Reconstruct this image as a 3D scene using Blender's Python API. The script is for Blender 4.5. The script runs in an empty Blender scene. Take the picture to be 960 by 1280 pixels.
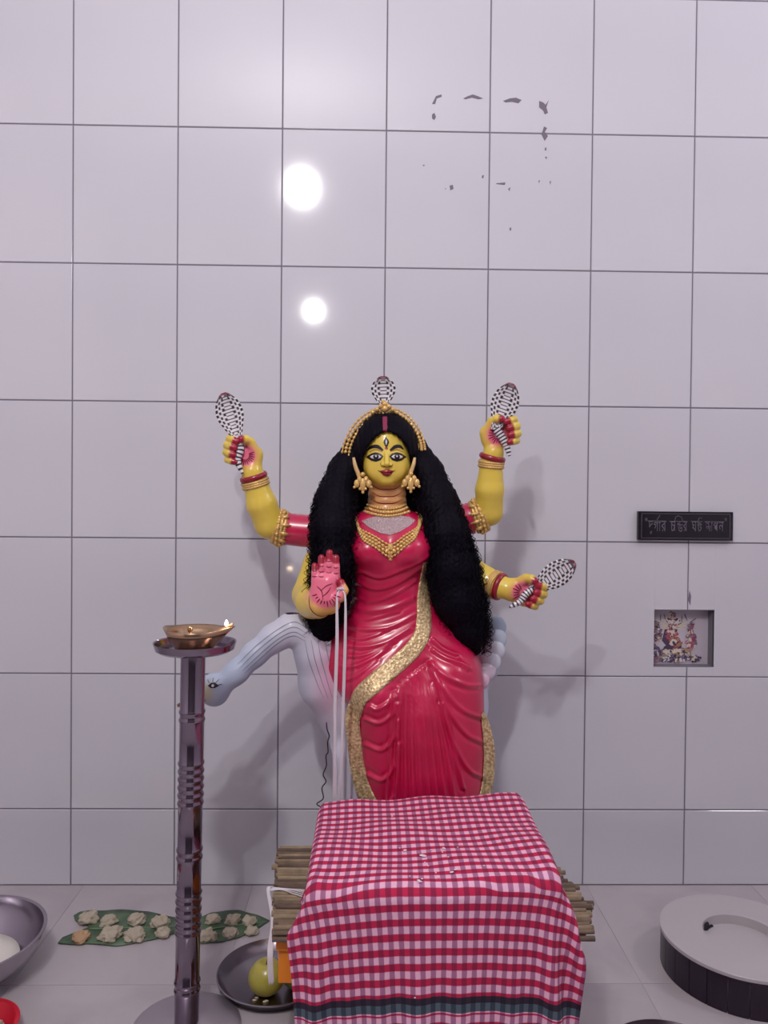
import bpy, bmesh, math, random
import numpy as np
from mathutils import Vector, Matrix, noise
from mathutils.bvhtree import BVHTree

SC = bpy.context.scene
COL = SC.collection
rng = np.random.default_rng(7)
random.seed(7)

# ------------------------------------------------------------------ camera
F = 961.0                                  # focal length in pixels of the 960 x 1280 frame
CAM = np.array([-0.0401, -2.2407, 1.130])
YAW, PITCH, ROLL = -0.0194, -0.0151, -0.0095
def _rot():
    cy, sy, cp, sp, cr, sr = (math.cos(YAW), math.sin(YAW), math.cos(PITCH), math.sin(PITCH), math.cos(ROLL), math.sin(ROLL))
    rz = np.array([[cy, -sy, 0], [sy, cy, 0], [0, 0, 1]])
    rx = np.array([[1, 0, 0], [0, cp, -sp], [0, sp, cp]])
    ry = np.array([[cr, 0, sr], [0, 1, 0], [-sr, 0, cr]])
    return rz @ rx @ ry
RM = _rot()                                # columns: right, forward, up
cam_data = bpy.data.cameras.new('camera')
cam_data.sensor_fit = 'VERTICAL'; cam_data.sensor_height = 36.0; cam_data.lens = 36.0 * F / 1280.0
cam_data.clip_start = 0.05
cam = bpy.data.objects.new('camera', cam_data); COL.objects.link(cam)
mw = Matrix.Identity(4)
for r in range(3):
    mw[r][0] = RM[r, 0]; mw[r][1] = RM[r, 2]; mw[r][2] = -RM[r, 1]; mw[r][3] = CAM[r]
cam.matrix_world = mw
SC.camera = cam

def ray(px, py):
    return RM @ np.array([(px - 480.0) / F, 1.0, -(py - 640.0) / F])
def W(px, py, y):                          # the point on the plane at distance y from the tiled wall
    d = ray(px, py); t = (y - CAM[1]) / d[1]; return CAM + d * t
def G(px, py, z=0.0):                      # the point on a level plane at height z
    d = ray(px, py); t = (z - CAM[2]) / d[2]; return CAM + d * t
def MPP(y):                                # metres for one pixel at that distance
    return (y - CAM[1]) / F
def project(P):
    d = (P - CAM) @ RM
    return 480 + F * d[:, 0] / d[:, 1], 640 - F * d[:, 2] / d[:, 1]

# ------------------------------------------------------------------ light and exposure
world = bpy.data.worlds.new('world'); SC.world = world; world.use_nodes = True
bg = world.node_tree.nodes['Background']
bg.inputs[0].default_value = (0.80, 0.76, 0.86, 1); bg.inputs[1].default_value = 0.25
def lamp(name, loc, power, radius, col=(1, 1, 1)):
    l = bpy.data.lights.new(name, 'POINT'); l.energy = power; l.shadow_soft_size = radius; l.color = col
    o = bpy.data.objects.new(name, l); COL.objects.link(o); o.location = loc
    return o
v = W(377, 235, 2.75); lamp('ceiling_bulb_light', (v[0], -2.75, v[2]), 92, 0.075, (1.0, 0.98, 0.97))
v = W(392, 388, 2.0); lamp('hanging_bulb_light', (v[0], -2.0, v[2]), 26, 0.02, (1.0, 0.98, 0.97))
lamp('side_tube_light', (2.3, -1.05, 2.75), 30, 0.16, (0.96, 0.96, 1.0))
SC.view_settings.view_transform = 'Standard'; SC.view_settings.look = 'None'
SC.view_settings.gamma = 1.0; SC.view_settings.use_curve_mapping = False
SC.view_settings.exposure = 0.12

# ------------------------------------------------------------------ object helpers
def empty(name, loc, label, cat, group=None, kind=None):
    o = bpy.data.objects.new(name, None); COL.objects.link(o)
    o.location = loc; o.empty_display_size = 0.02
    tag(o, label, cat, group, kind); return o
def tag(o, label=None, cat=None, group=None, kind=None):
    if label: o['label'] = label
    if cat: o['category'] = cat
    if group: o['group'] = group
    if kind: o['kind'] = kind
    return o
class MB:
    def __init__(s): s.v = []; s.f = []; s.c = []; s.n = 0; s.uv = None
    def add(s, v, f, c=None):
        v = np.asarray(v, float).reshape(-1, 3)
        s.v.append(v); s.f += [tuple(int(i) + s.n for i in q) for q in f]
        if c is None: c = np.ones((len(v), 3))
        c = np.asarray(c, float)
        if c.ndim == 1: c = np.tile(c, (len(v), 1))
        s.c.append(c); s.n += len(v); return s
    def verts(s): return np.concatenate(s.v)
    def mesh(s, name, smooth=True, origin=None, colour=False):
        V = s.verts()
        if origin is not None: V = V - np.asarray(origin)
        me = bpy.data.meshes.new(name); me.from_pydata(V.tolist(), [], s.f)
        if smooth: me.polygons.foreach_set('use_smooth', [True] * len(me.polygons))
        if colour:
            a = me.color_attributes.new('Col', 'FLOAT_COLOR', 'POINT')
            C = np.concatenate(s.c); C = np.concatenate([C, np.ones((len(C), 1))], 1)
            a.data.foreach_set('color', C.ravel())
        me.update(); return me
def link(name, me, mat, parent=None, loc=(0, 0, 0)):
    o = bpy.data.objects.new(name, me); COL.objects.link(o)
    if mat is not None and len(me.materials) == 0: me.materials.append(mat)
    o.location = loc
    if parent is not None: o.parent = parent
    return o
def part(name, mb, mat, root, smooth=True, colour=False, kind=None, label=None):
    """a part whose vertices are in world space, under a root (an Empty) or under a part"""
    o = link(name, mb.mesh(name, smooth, None, colour), mat, root)
    if root.type == 'EMPTY': o.location = -Vector(root.location)
    elif root.parent is None: o.location = -Vector(root.location)
    if kind: o['kind'] = kind
    if label: o['label'] = label
    return o
def base_of(V):
    return np.array([(V[:, 0].min() + V[:, 0].max()) / 2, (V[:, 1].min() + V[:, 1].max()) / 2, V[:, 2].min()])
def single(name, mb, mat, label, cat, group=None, smooth=True, colour=False, kind=None):
    b = base_of(mb.verts())
    o = link(name, mb.mesh(name, smooth, b, colour), mat, None, b)
    return tag(o, label, cat, group, kind)
def sharpen(o, ang=35):
    o.data.set_sharp_from_angle(angle=math.radians(ang)); return o

# ------------------------------------------------------------------ shapes
def box(mb, lo, hi, bev=0.0, c=None):
    lo = np.array(lo, float); hi = np.array(hi, float)
    if bev <= 0:
        v = [(x, y, z) for x in (lo[0], hi[0]) for y in (lo[1], hi[1]) for z in (lo[2], hi[2])]
        f = [(0, 1, 3, 2), (4, 6, 7, 5), (0, 4, 5, 1), (2, 3, 7, 6), (0, 2, 6, 4), (1, 5, 7, 3)]
        return mb.add(v, f, c)
    bm = bmesh.new(); bmesh.ops.create_cube(bm, size=1)
    for q in bm.verts: q.co = Vector([lo[i] + (q.co[i] + .5) * (hi[i] - lo[i]) for i in range(3)])
    bmesh.ops.bevel(bm, geom=bm.edges[:], offset=bev, segments=2, affect='EDGES', profile=0.6)
    bm.verts.index_update()
    mb.add([tuple(q.co) for q in bm.verts], [[q.index for q in f.verts] for f in bm.faces], c); bm.free(); return mb
def lathe(mb, prof, n=48, loc=(0, 0, 0), c=None, close=False):
    prof = np.array(prof, float); m = len(prof)
    a = np.linspace(0, 2 * np.pi, n, endpoint=False)
    v = np.stack([prof[:, None, 0] * np.cos(a), prof[:, None, 0] * np.sin(a), np.repeat(prof[:, 1:2], n, 1)], -1) + np.array(loc)
    f = [(i * n + j, i * n + (j + 1) % n, (i + 1) * n + (j + 1) % n, (i + 1) * n + j) for i in range(m - 1) for j in range(n)]
    if close:
        f += [((m - 1) * n + j, (m - 1) * n + (j + 1) % n, (j + 1) % n, j) for j in range(n)]
    else:
        if prof[0, 0] > 1e-6: f.append(tuple(range(n - 1, -1, -1)))
        if prof[-1, 0] > 1e-6: f.append(tuple((m - 1) * n + j for j in range(n)))
    return mb.add(v.reshape(-1, 3), f, c)
def frames(P):
    P = np.asarray(P, float); T = np.gradient(P, axis=0); T /= np.linalg.norm(T, axis=1)[:, None] + 1e-12
    ref = np.array([0, 1.0, 0]) if abs(T[0, 1]) < .9 else np.array([1.0, 0, 0])
    A = np.zeros_like(P); a = np.cross(T[0], ref)
    for i in range(len(P)):
        a = a - T[i] * (a @ T[i]); a /= np.linalg.norm(a) + 1e-12; A[i] = a
    return T, A, np.cross(T, A)
def tube(mb, P, r, n=8, c=None, cap=True):
    P = np.asarray(P, float); r = np.broadcast_to(np.asarray(r, float), (len(P),))
    T, A, B = frames(P); a = np.linspace(0, 2 * np.pi, n, endpoint=False)
    v = P[:, None] + r[:, None, None] * (A[:, None] * np.cos(a)[None, :, None] + B[:, None] * np.sin(a)[None, :, None])
    m = len(P)
    f = [(i * n + j, i * n + (j + 1) % n, (i + 1) * n + (j + 1) % n, (i + 1) * n + j) for i in range(m - 1) for j in range(n)]
    if cap: f += [tuple(range(n - 1, -1, -1)), tuple((m - 1) * n + j for j in range(n))]
    if c is not None and np.ndim(c) == 2 and len(c) == m: c = np.repeat(np.asarray(c), n, 0)
    return mb.add(v.reshape(-1, 3), f, c)
def ball(mb, c0, r, nu=10, nv=7, c=None):
    r = np.broadcast_to(np.asarray(r, float), (3,))
    v = [(0, 0, 1)]
    for i in range(1, nv):
        t = math.pi * i / nv
        v += [(math.sin(t) * math.cos(2 * math.pi * j / nu), math.sin(t) * math.sin(2 * math.pi * j / nu), math.cos(t)) for j in range(nu)]
    v.append((0, 0, -1)); L = len(v) - 1
    f = [(0, 1 + j, 1 + (j + 1) % nu) for j in range(nu)]
    for i in range(nv - 2):
        f += [(1 + i * nu + j, 1 + (i + 1) * nu + j, 1 + (i + 1) * nu + (j + 1) % nu, 1 + i * nu + (j + 1) % nu) for j in range(nu)]
    f += [(L, 1 + (nv - 2) * nu + (j + 1) % nu, 1 + (nv - 2) * nu + j) for j in range(nu)]
    return mb.add(np.array(v) * r + np.asarray(c0), f, c)
def ring(mb, c0, axis, R, r, n=40, m=8, c=None, squash=1.0, bump=0, amp=0.0):
    ax = np.asarray(axis, float); ax = ax / np.linalg.norm(ax)
    a0 = np.cross(ax, [0.3, 1, 0.2]); a0 /= np.linalg.norm(a0); b0 = np.cross(ax, a0)
    u = np.linspace(0, 2 * np.pi, n, endpoint=False); w = np.linspace(0, 2 * np.pi, m, endpoint=False)
    rad = a0[None] * np.cos(u)[:, None] + b0[None] * np.sin(u)[:, None]
    rr = r * (1 + amp * np.cos(u * bump)) if bump else np.full(n, r)
    v = np.asarray(c0) + rad[:, None] * (R + rr[:, None, None] * np.cos(w)[None, :, None]) + ax * (rr[:, None, None] * np.sin(w)[None, :, None] * squash)
    f = [(i * m + j, ((i + 1) % n) * m + j, ((i + 1) % n) * m + (j + 1) % m, i * m + (j + 1) % m) for i in range(n) for j in range(m)]
    return mb.add(v.reshape(-1, 3), f, c)
def spline(P, n):
    """Catmull-Rom through the points, n samples evenly along the parameter"""
    P = np.asarray(P, float); Q = np.concatenate([[2 * P[0] - P[1]], P, [2 * P[-1] - P[-2]]])
    m = len(P) - 1; t = np.linspace(0, m - 1e-9, n); i = t.astype(int); u = (t - i)[:, None]
    p0, p1, p2, p3 = Q[i], Q[i + 1], Q[i + 2], Q[i + 3]
    return .5 * (2 * p1 + (p2 - p0) * u + (2 * p0 - 5 * p1 + 4 * p2 - p3) * u ** 2 + (3 * p1 - p0 - 3 * p2 + p3) * u ** 3)

# ------------------------------------------------------------------ implicit surfaces (sculpted forms)
def cap(P, a, b, ra, rb):
    a = np.asarray(a); b = np.asarray(b); ab = b - a
    t = np.clip(((P - a) @ ab) / max(ab @ ab, 1e-12), 0, 1)
    return np.linalg.norm(P - a - t[:, None] * ab, axis=1) - (ra + (rb - ra) * t)
def ell(P, c, r, R=None):
    q = P - np.asarray(c)
    if R is not None: q = q @ R
    r = np.asarray(r, float)
    k0 = np.linalg.norm(q / r, axis=1); k1 = np.linalg.norm(q / r ** 2, axis=1) + 1e-9
    return k0 * (k0 - 1) / k1
def rbox(P, c, h, r, R=None):
    q = P - np.asarray(c)
    if R is not None: q = q @ R
    d = np.abs(q) - (np.asarray(h) - r)
    return np.linalg.norm(np.maximum(d, 0), axis=1) + np.minimum(d.max(1), 0) - r
def smin(a, b, k):
    h = np.clip(.5 + .5 * (b - a) / k, 0, 1)
    return b * (1 - h) + a * h - k * h * (1 - h)
def smax(a, b, k): return -smin(-a, -b, k)
def chain(P, pts, rad, k=0.004):
    d = None
    for i in range(len(pts) - 1):
        e = cap(P, pts[i], pts[i + 1], rad[i], rad[i + 1])
        d = e if d is None else smin(d, e, k)
    return d
def surfnet(fn, lo, hi, h, refine=True):
    lo = np.asarray(lo, float); hi = np.asarray(hi, float)
    n = np.ceil((hi - lo) / h).astype(int) + 2
    ax = [lo[i] + h * np.arange(n[i]) for i in range(3)]
    Gd = np.ones(n) * 1.0; B = 12
    starts = [np.arange(0, n[i], B) for i in range(3)]
    cells = np.array([(i, j, k) for i in starts[0] for j in starts[1] for k in starts[2]])
    cen = lo + h * (cells + B / 2); dv = fn(cen)
    for (i, j, k), d in zip(cells, dv):
        sl = (slice(i, min(i + B, n[0])), slice(j, min(j + B, n[1])), slice(k, min(k + B, n[2])))
        if abs(d) > B * h * 1.15: Gd[sl] = d; continue
        X, Y, Z = np.meshgrid(ax[0][sl[0]], ax[1][sl[1]], ax[2][sl[2]], indexing='ij')
        Gd[sl] = fn(np.stack([X.ravel(), Y.ravel(), Z.ravel()], 1)).reshape(X.shape)
    I = Gd < 0; m = n - 1
    cnt = np.zeros(m, int)
    for a in (0, 1):
        for b in (0, 1):
            for c in (0, 1): cnt += I[a:a + m[0], b:b + m[1], c:c + m[2]]
    act = np.argwhere((cnt > 0) & (cnt < 8))
    idx = -np.ones(m, int); idx[tuple(act.T)] = np.arange(len(act))
    corners = np.array([(a, b, c) for a in (0, 1) for b in (0, 1) for c in (0, 1)])
    val = np.stack([Gd[tuple((act + q).T)] for q in corners], 1)
    acc = np.zeros((len(act), 3)); num = np.zeros(len(act))
    for a in range(8):
        for b in range(a + 1, 8):
            if np.abs(corners[a] - corners[b]).sum() != 1: continue
            s = (val[:, a] < 0) != (val[:, b] < 0)
            t = np.where(s, val[:, a] / np.where(s, val[:, a] - val[:, b], 1), 0)
            acc += np.where(s[:, None], corners[a] + t[:, None] * (corners[b] - corners[a]), 0); num += s
    V = lo + h * (act + acc / num[:, None])
    faces = []
    for d in range(3):
        e, g = (d + 1) % 3, (d + 2) % 3
        s0 = [slice(None)] * 3; s1 = [slice(None)] * 3; s0[d] = slice(0, n[d] - 1); s1[d] = slice(1, n[d])
        ch = np.argwhere(I[tuple(s0)] != I[tuple(s1)])
        ch = ch[(ch[:, e] > 0) & (ch[:, g] > 0) & (ch[:, e] < m[e]) & (ch[:, g] < m[g])]
        if not len(ch): continue
        flip = I[tuple(ch.T)]
        de = np.zeros(3, int); de[e] = 1; dg = np.zeros(3, int); dg[g] = 1
        q = np.stack([idx[tuple((ch - de - dg).T)], idx[tuple((ch - dg).T)], idx[tuple(ch.T)], idx[tuple((ch - de).T)]], 1)
        q[~flip] = q[~flip][:, ::-1]; faces.append(q)
    Fq = np.concatenate(faces); Fq = Fq[(Fq >= 0).all(1)]
    if refine:
        e = h * .3
        for _ in range(1):
            d0 = fn(V); g = np.stack([fn(V + np.eye(3)[i] * e) - d0 for i in range(3)], 1) / e
            V = V - np.clip(d0, -h, h)[:, None] * g / np.maximum((g * g).sum(1), .25)[:, None]
    return V, Fq
def normals_of(fn, V, e=0.001):
    d0 = fn(V); g = np.stack([fn(V + np.eye(3)[i] * e) - d0 for i in range(3)], 1)
    return g / (np.linalg.norm(g, axis=1)[:, None] + 1e-12)

# ------------------------------------------------------------------ materials
def mat(name, col=(.8, .8, .8), rough=.5, metal=0.0, coat=0.0, attr=False, spec=None, sss=0.0):
    m = bpy.data.materials.new(name); m.use_nodes = True
    b = m.node_tree.nodes['Principled BSDF']
    b.inputs['Base Color'].default_value = (*col, 1); b.inputs['Roughness'].default_value = rough
    b.inputs['Metallic'].default_value = metal; b.inputs['Coat Weight'].default_value = coat
    b.inputs['Coat Roughness'].default_value = 0.12
    if spec is not None: b.inputs['Specular IOR Level'].default_value = spec
    if attr:
        a = m.node_tree.nodes.new('ShaderNodeAttribute'); a.attribute_name = 'Col'
        m.node_tree.links.new(a.outputs['Color'], b.inputs['Base Color'])
    return m
def N(m, t, **kw):
    n = m.node_tree.nodes.new(t)
    for k, w in kw.items():
        if k in n.inputs: n.inputs[k].default_value = w
        else: setattr(n, k, w)
    return n
def L(m, a, b): m.node_tree.links.new(a, b)
def bsdf(m): return m.node_tree.nodes['Principled BSDF']
def add_bump(m, scale, strength, dist=0.002, kind='noise', detail=3):
    tc = N(m, 'ShaderNodeTexCoord')
    if kind == 'noise': t = N(m, 'ShaderNodeTexNoise', Scale=scale, Detail=detail); out = t.outputs['Fac']
    else: t = N(m, 'ShaderNodeTexVoronoi', Scale=scale); out = t.outputs['Distance']
    b = N(m, 'ShaderNodeBump', Strength=strength, Distance=dist)
    L(m, tc.outputs['Object'], t.inputs['Vector']); L(m, out, b.inputs['Height']); L(m, b.outputs['Normal'], bsdf(m).inputs['Normal'])
def add_mottle(m, scale, c0, c1, detail=4, lo=.35, hi=.65):
    tc = N(m, 'ShaderNodeTexCoord'); t = N(m, 'ShaderNodeTexNoise', Scale=scale, Detail=detail)
    r = N(m, 'ShaderNodeValToRGB'); e = r.color_ramp.elements
    e[0].position = lo; e[0].color = (*c0, 1); e[1].position = hi; e[1].color = (*c1, 1)
    L(m, tc.outputs['Object'], t.inputs['Vector']); L(m, t.outputs['Fac'], r.inputs['Fac']); L(m, r.outputs['Color'], bsdf(m).inputs['Base Color'])
def srgb(r, g, b):
    f = lambda u: (u / 255 / 12.92) if u <= 10 else ((u / 255 + .055) / 1.055) ** 2.4
    return (f(r), f(g), f(b))
# ------------------------------------------------------------------ the room
M_tile = mat('glazed_white_tile', (.62, .60, .635), .07)
add_mottle(M_tile, 1.3, (.59, .575, .635), (.63, .615, .67), 2)
add_bump(M_tile, 7.0, .025, .002)
M_grout = mat('grey_grout', (.20, .18, .22), .9)
M_plaster = mat('lilac_plaster', (.58, .53, .58), .85)
M_far = mat('dark_far_wall', (.09, .075, .09), .8)
M_ceil = mat('white_ceiling', (.76, .74, .77), .9)
M_marble = mat('white_marble', (.6, .55, .58), .22)
def marble_nodes(m, a, b, sc):
    tc = N(m, 'ShaderNodeTexCoord'); n1 = N(m, 'ShaderNodeTexNoise', Scale=sc, Detail=6)
    n1.inputs['Distortion'].default_value = 1.2
    r = N(m, 'ShaderNodeValToRGB'); e = r.color_ramp.elements
    e[0].position = .28; e[0].color = (*b, 1); e[1].position = .50; e[1].color = (*a, 1)
    L(m, tc.outputs['Object'], n1.inputs['Vector']); L(m, n1.outputs['Fac'], r.inputs['Fac']); L(m, r.outputs['Color'], bsdf(m).inputs['Base Color'])
marble_nodes(M_marble, (.46, .415, .44), (.385, .345, .375), 2.2)
M_fgrout = mat('floor_joint', (.42, .38, .40), .9)

TW, TH, Z0 = 0.300, 0.3953, 2.20           # tile pitch and the height of the first visible joint
GAP = 0.0036
nl = W(818, 762, 0); nr = W(892, 834, 0)
NX0, NX1, NZ0, NZ1 = nl[0], nr[0], nr[2], nl[2]        # the niche in the wall
XW = 2.4; ZC = Z0 + 4 * TH                              # half width, ceiling height
def slab_round_hole(mb, y0, y1):
    box(mb, (-XW - .2, y0, -.1), (NX0, y1, ZC + .1)); box(mb, (NX1, y0, -.1), (XW + .2, y1, ZC + .1))
    box(mb, (NX0, y0, -.1), (NX1, y1, NZ0)); box(mb, (NX0, y0, NZ1), (NX1, y1, ZC + .1))
mb = MB(); slab_round_hole(mb, .0022, .20)
wall_back = tag(link('wall_back', mb.mesh('wall_back', False), M_grout), 'white glazed tile wall with thin grey joints behind the statue', None, kind='structure')
def tile_mesh(mb, x0, x1, z0, z1, t=.0085, b=.0012):
    v = [(x0, t, z0), (x1, t, z0), (x1, t, z1), (x0, t, z1), (x0, b, z0), (x1, b, z0), (x1, b, z1), (x0, b, z1),
         (x0 + b, 0, z0 + b), (x1 - b, 0, z0 + b), (x1 - b, 0, z1 - b), (x0 + b, 0, z1 - b)]
    f = [(3, 2, 1, 0)] + [(i, (i + 1) % 4, 4 + (i + 1) % 4, 4 + i) for i in range(4)] + [(4 + i, 4 + (i + 1) % 4, 8 + (i + 1) % 4, 8 + i) for i in range(4)] + [(8, 9, 10, 11)]
    mb.add(v, f)
full = MB(); tile_mesh(full, -TW / 2 + GAP / 2, TW / 2 - GAP / 2, -TH / 2 + GAP / 2, TH / 2 - GAP / 2)
full_me = full.mesh('tile', False)
zl = Z0 - 5 * TH
low = MB(); tile_mesh(low, -TW / 2 + GAP / 2, TW / 2 - GAP / 2, -zl / 2 + .002, zl / 2 - GAP / 2)
low_me = low.mesh('tile_cut', False)
for c in range(-8, 8):
    x = (c + .5) * TW
    for r in range(-4, 6):
        zc = Z0 - (r + .5) * TH if r < 5 else zl / 2
        zlo, zhi = (zc - TH / 2, zc + TH / 2) if r < 5 else (0, zl)
        x0, x1 = x - TW / 2, x + TW / 2
        if r == 3 + 0 or r == 4:
            pass
        if r < 5 and x0 < NX1 and x1 > NX0 and zlo < NZ1 and zhi > NZ0:
            m2 = MB(); g = GAP / 2
            a0, a1, b0, b1 = x0 + g, x1 - g, zlo + g, zhi - g
            if NX0 > a0: tile_mesh(m2, a0, NX0, b0, b1, b=.0003)
            if NX1 < a1: tile_mesh(m2, NX1, a1, b0, b1, b=.0003)
            m0, m1 = max(a0, NX0), min(a1, NX1)
            if NZ1 < b1: tile_mesh(m2, m0, m1, NZ1, b1, b=.0003)
            if NZ0 > b0: tile_mesh(m2, m0, m1, b0, NZ0, b=.0003)
            link('tile', m2.mesh('tile', False), M_tile, wall_back); continue
        o = link('tile', full_me if r < 5 else low_me, M_tile, wall_back, (x, 0, zc))
        o.rotation_euler = (rng.normal(0, .0006), 0, rng.normal(0, .0006))
# other walls and ceiling of the room, behind and beside the viewer
YB = -4.6
def shell(name, lo, hi, m, label):
    q = MB(); box(q, lo, hi); return tag(link(name, q.mesh(name, False), m), label, None, kind='structure')
shell('wall_left', (-XW - .2, YB, -.1), (-XW, .0022, ZC + .1), M_plaster, 'plain plastered side wall beyond the steel bowl')
shell('wall_right', (XW, YB, -.1), (XW + .2, .0022, ZC + .1), M_plaster, 'plain plastered side wall beyond the marble ring')
shell('wall_front', (-XW - .2, YB - .2, -.1), (XW + .2, YB, ZC + .1), M_far, 'plain dark wall opposite the tiled wall')
shell('ceiling', (-XW - .2, YB, ZC), (XW + .2, .0022, ZC + .1), M_ceil, 'plain white ceiling over the shrine room')
floor = shell('floor', (-XW, YB, -.1), (XW, .0022, -.0012), M_fgrout, 'white veined marble floor with fine joints')
PX, PY = .49, .49
ftile = {}
xs = [-XW] + [round(-.86 + PX * i, 4) for i in range(-3, 7)] + [XW]
ys = [0.0, -.462, -.462 - PY, -.462 - 2 * PY, -.462 - 3 * PY, -.462 - 4 * PY, -.462 - 5 * PY, -.462 - 6 * PY, -.462 - 7 * PY, YB]
for i in range(len(xs) - 1):
    for j in range(len(ys) - 1):
        w, h = xs[i + 1] - xs[i], ys[j] - ys[j + 1]
        if w < .02 or h < .02: continue
        q = MB(); g = .0008
        box(q, (-w / 2 + g, -h / 2 + g, -.012), (w / 2 - g, h / 2 - g, 0))
        link('floor_tile', q.mesh('floor_tile', False), M_marble, floor, ((xs[i] + xs[i + 1]) / 2, (ys[j] + ys[j + 1]) / 2, 0))

# grey patches of old glue left on the tiles
M_glue = mat('old_glue', srgb(118, 108, 124), .8)
def flat_px(mb, pts, y, th, c=None):
    P = np.array([W(a, b, y) for a, b in pts]); n = len(P)
    ar = sum(P[i, 0] * P[(i + 1) % n, 2] - P[(i + 1) % n, 0] * P[i, 2] for i in range(n))
    if ar < 0: P = P[::-1]
    Q = P.copy(); Q[:, 1] += th
    mb.add(np.concatenate([P, Q]), [tuple(range(n))] + [(i, n + i, n + (i + 1) % n, (i + 1) % n) for i in range(n)], c)
glue = [[(545, 120), (552, 118), (552, 121), (546, 123), (544, 130), (540, 130), (543, 124)],
        [(540, 143), (543, 141), (545, 146), (543, 150), (540, 148)],
        [(579, 123), (585, 120), (591, 118), (597, 120), (604, 123), (598, 124), (590, 122), (582, 124)],
        [(629, 126), (637, 123), (645, 122), (652, 125), (648, 129), (640, 127), (632, 128)],
        [(674, 126), (679, 128), (682, 131), (686, 125), (683, 134), (685, 141), (681, 143), (679, 138), (674, 134)],
        [(680, 158), (684, 160), (681, 165), (685, 170), (681, 176), (677, 168)],
        [(681, 185), (683, 184), (683, 188), (681, 188)], [(681, 196), (684, 196), (683, 199)],
        [(562, 232), (566, 231), (567, 236), (563, 238)], [(603, 219), (605, 219), (604, 223), (602, 222)],
        [(620, 229), (632, 228), (631, 231), (621, 230)], [(673, 226), (675, 225), (674, 229)], [(687, 227), (689, 226), (688, 231)],
        [(637, 285), (639, 284), (639, 288), (637, 288)], [(528, 206), (531, 206), (530, 208)], [(635, 236), (638, 234), (637, 239)],
        [(556, 235), (558, 236), (557, 237)], [(862, 738), (864, 745), (863, 757), (860, 750)]]
for g in glue:
    q = MB(); flat_px(q, g, -.0008, .0007); link('glue_patch', q.mesh('glue_patch', False), M_glue, wall_back)

# black stone plaque with cut lettering
M_black = mat('polished_black_stone', (.012, .009, .016), .12)
M_cut = mat('cut_letter', srgb(104, 96, 110), .8)
pa, pb = W(798, 639, -.014), W(916, 676, -.014)
PX0, PX1, PZ0, PZ1 = pa[0], pb[0], pb[2], pa[2]
plq = empty('name_plaque', ((PX0 + PX1) / 2, 0, PZ0), 'black polished stone plaque with cut lettering on the tiled wall', 'plaque')
q = MB(); box(q, (PX0, -.014, PZ0), (PX1, 0, PZ1), .0012); part('slab', q, M_black, plq, smooth=False)
q = MB(); ins = .0095; t = .0011
a0, a1, b0, b1 = PX0 + ins, PX1 - ins * .9, PZ0 + ins * .62, PZ1 - ins * .62
for lo, hi in (((a0, b0), (a1, b0 + t)), ((a0, b1 - t), (a1, b1)), ((a0, b0), (a0 + t, b1)), ((a1 - t, b0), (a1, b1))):
    box(q, (lo[0], -.0146, lo[1]), (hi[0], -.0139, hi[1]))
part('border_line', q, M_cut, plq, smooth=False)
def glyph(ch):
    cu = bpy.data.curves.new('letter_curve', 'FONT'); cu.body = ch; cu.size = 1.0
    o = bpy.data.objects.new('letter_tmp', cu); COL.objects.link(o)
    me = o.to_mesh(); v = np.array([tuple(p.co) for p in me.vertices]).reshape(-1, 3); f = [tuple(p.vertices) for p in me.polygons]
    o.to_mesh_clear(); bpy.data.objects.remove(o); bpy.data.curves.remove(cu)
    return v, f
# each entry: character, left edge and width in the photograph's pixels, bottom and top
letters = [('"', 806.5, 2.6, 647.5, 651.5), ('দ', 810.5, 6.0, 651, 663), ('ু', 812.5, 4.2, 663.5, 667.5), ('গ', 817, 6.2, 651, 664), ('া', 823.6, 2.0, 651, 664), ('র', 826.4, 6.2, 651, 664),
           ('চ', 838, 6.0, 651.5, 664), ('ন', 846, 5.0, 651.5, 658), ('ড', 847, 6.6, 655.5, 664.5), ('র', 853.8, 5.2, 651.5, 664),
           ('ঘ', 864.5, 6.4, 651.5, 664), ('ট', 871.5, 6.0, 651.5, 664),
           ('স', 881.5, 5.4, 652, 658.5), ('থ', 882.5, 6.0, 657, 664.5), ('া', 888.8, 1.8, 652, 664), ('প', 891.6, 6.0, 652, 664), ('ন', 898.4, 6.2, 652, 664), ('"', 906, 2.4, 647.5, 651.5)]
strokes = [[(821, 650), (825, 644)], [(843.5, 664), (843.5, 651), (844.5, 646.5), (848, 644.5), (852, 647), (853, 651)], [(872.5, 651), (874, 647.5), (877.5, 647.5)],
           [(809.5, 651), (833, 651.4)], [(836.5, 651.6), (859.5, 652)], [(863.5, 651.6), (878, 652)], [(880.5, 652), (905, 652.4)]]
for ch, x, w, yt, yb in letters:
    v, f = glyph(ch)
    if not len(v): continue
    lo, hi = v.min(0), v.max(0); s = np.maximum(hi - lo, 1e-6)
    A, Bq = W(x, yb, -.0144), W(x + w, yt, -.0144)
    P = np.zeros_like(v); P[:, 0] = A[0] + (v[:, 0] - lo[0]) / s[0] * (Bq[0] - A[0]); P[:, 2] = A[2] + (v[:, 1] - lo[1]) / s[1] * (Bq[2] - A[2]); P[:, 1] = -.0145
    q = MB(); q.add(P, f); part('letter', q, M_cut, plq, smooth=False)
q = MB()
for s in strokes:
    tube(q, [W(a, b, -.0141) for a, b in s] if len(s) > 2 else [W(*s[0], -.0141), (W(*s[0], -.0141) + W(*s[1], -.0141)) / 2, W(*s[1], -.0141)], .0008, 5)
part('letter_stroke', q, M_cut, plq, smooth=False)

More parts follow.
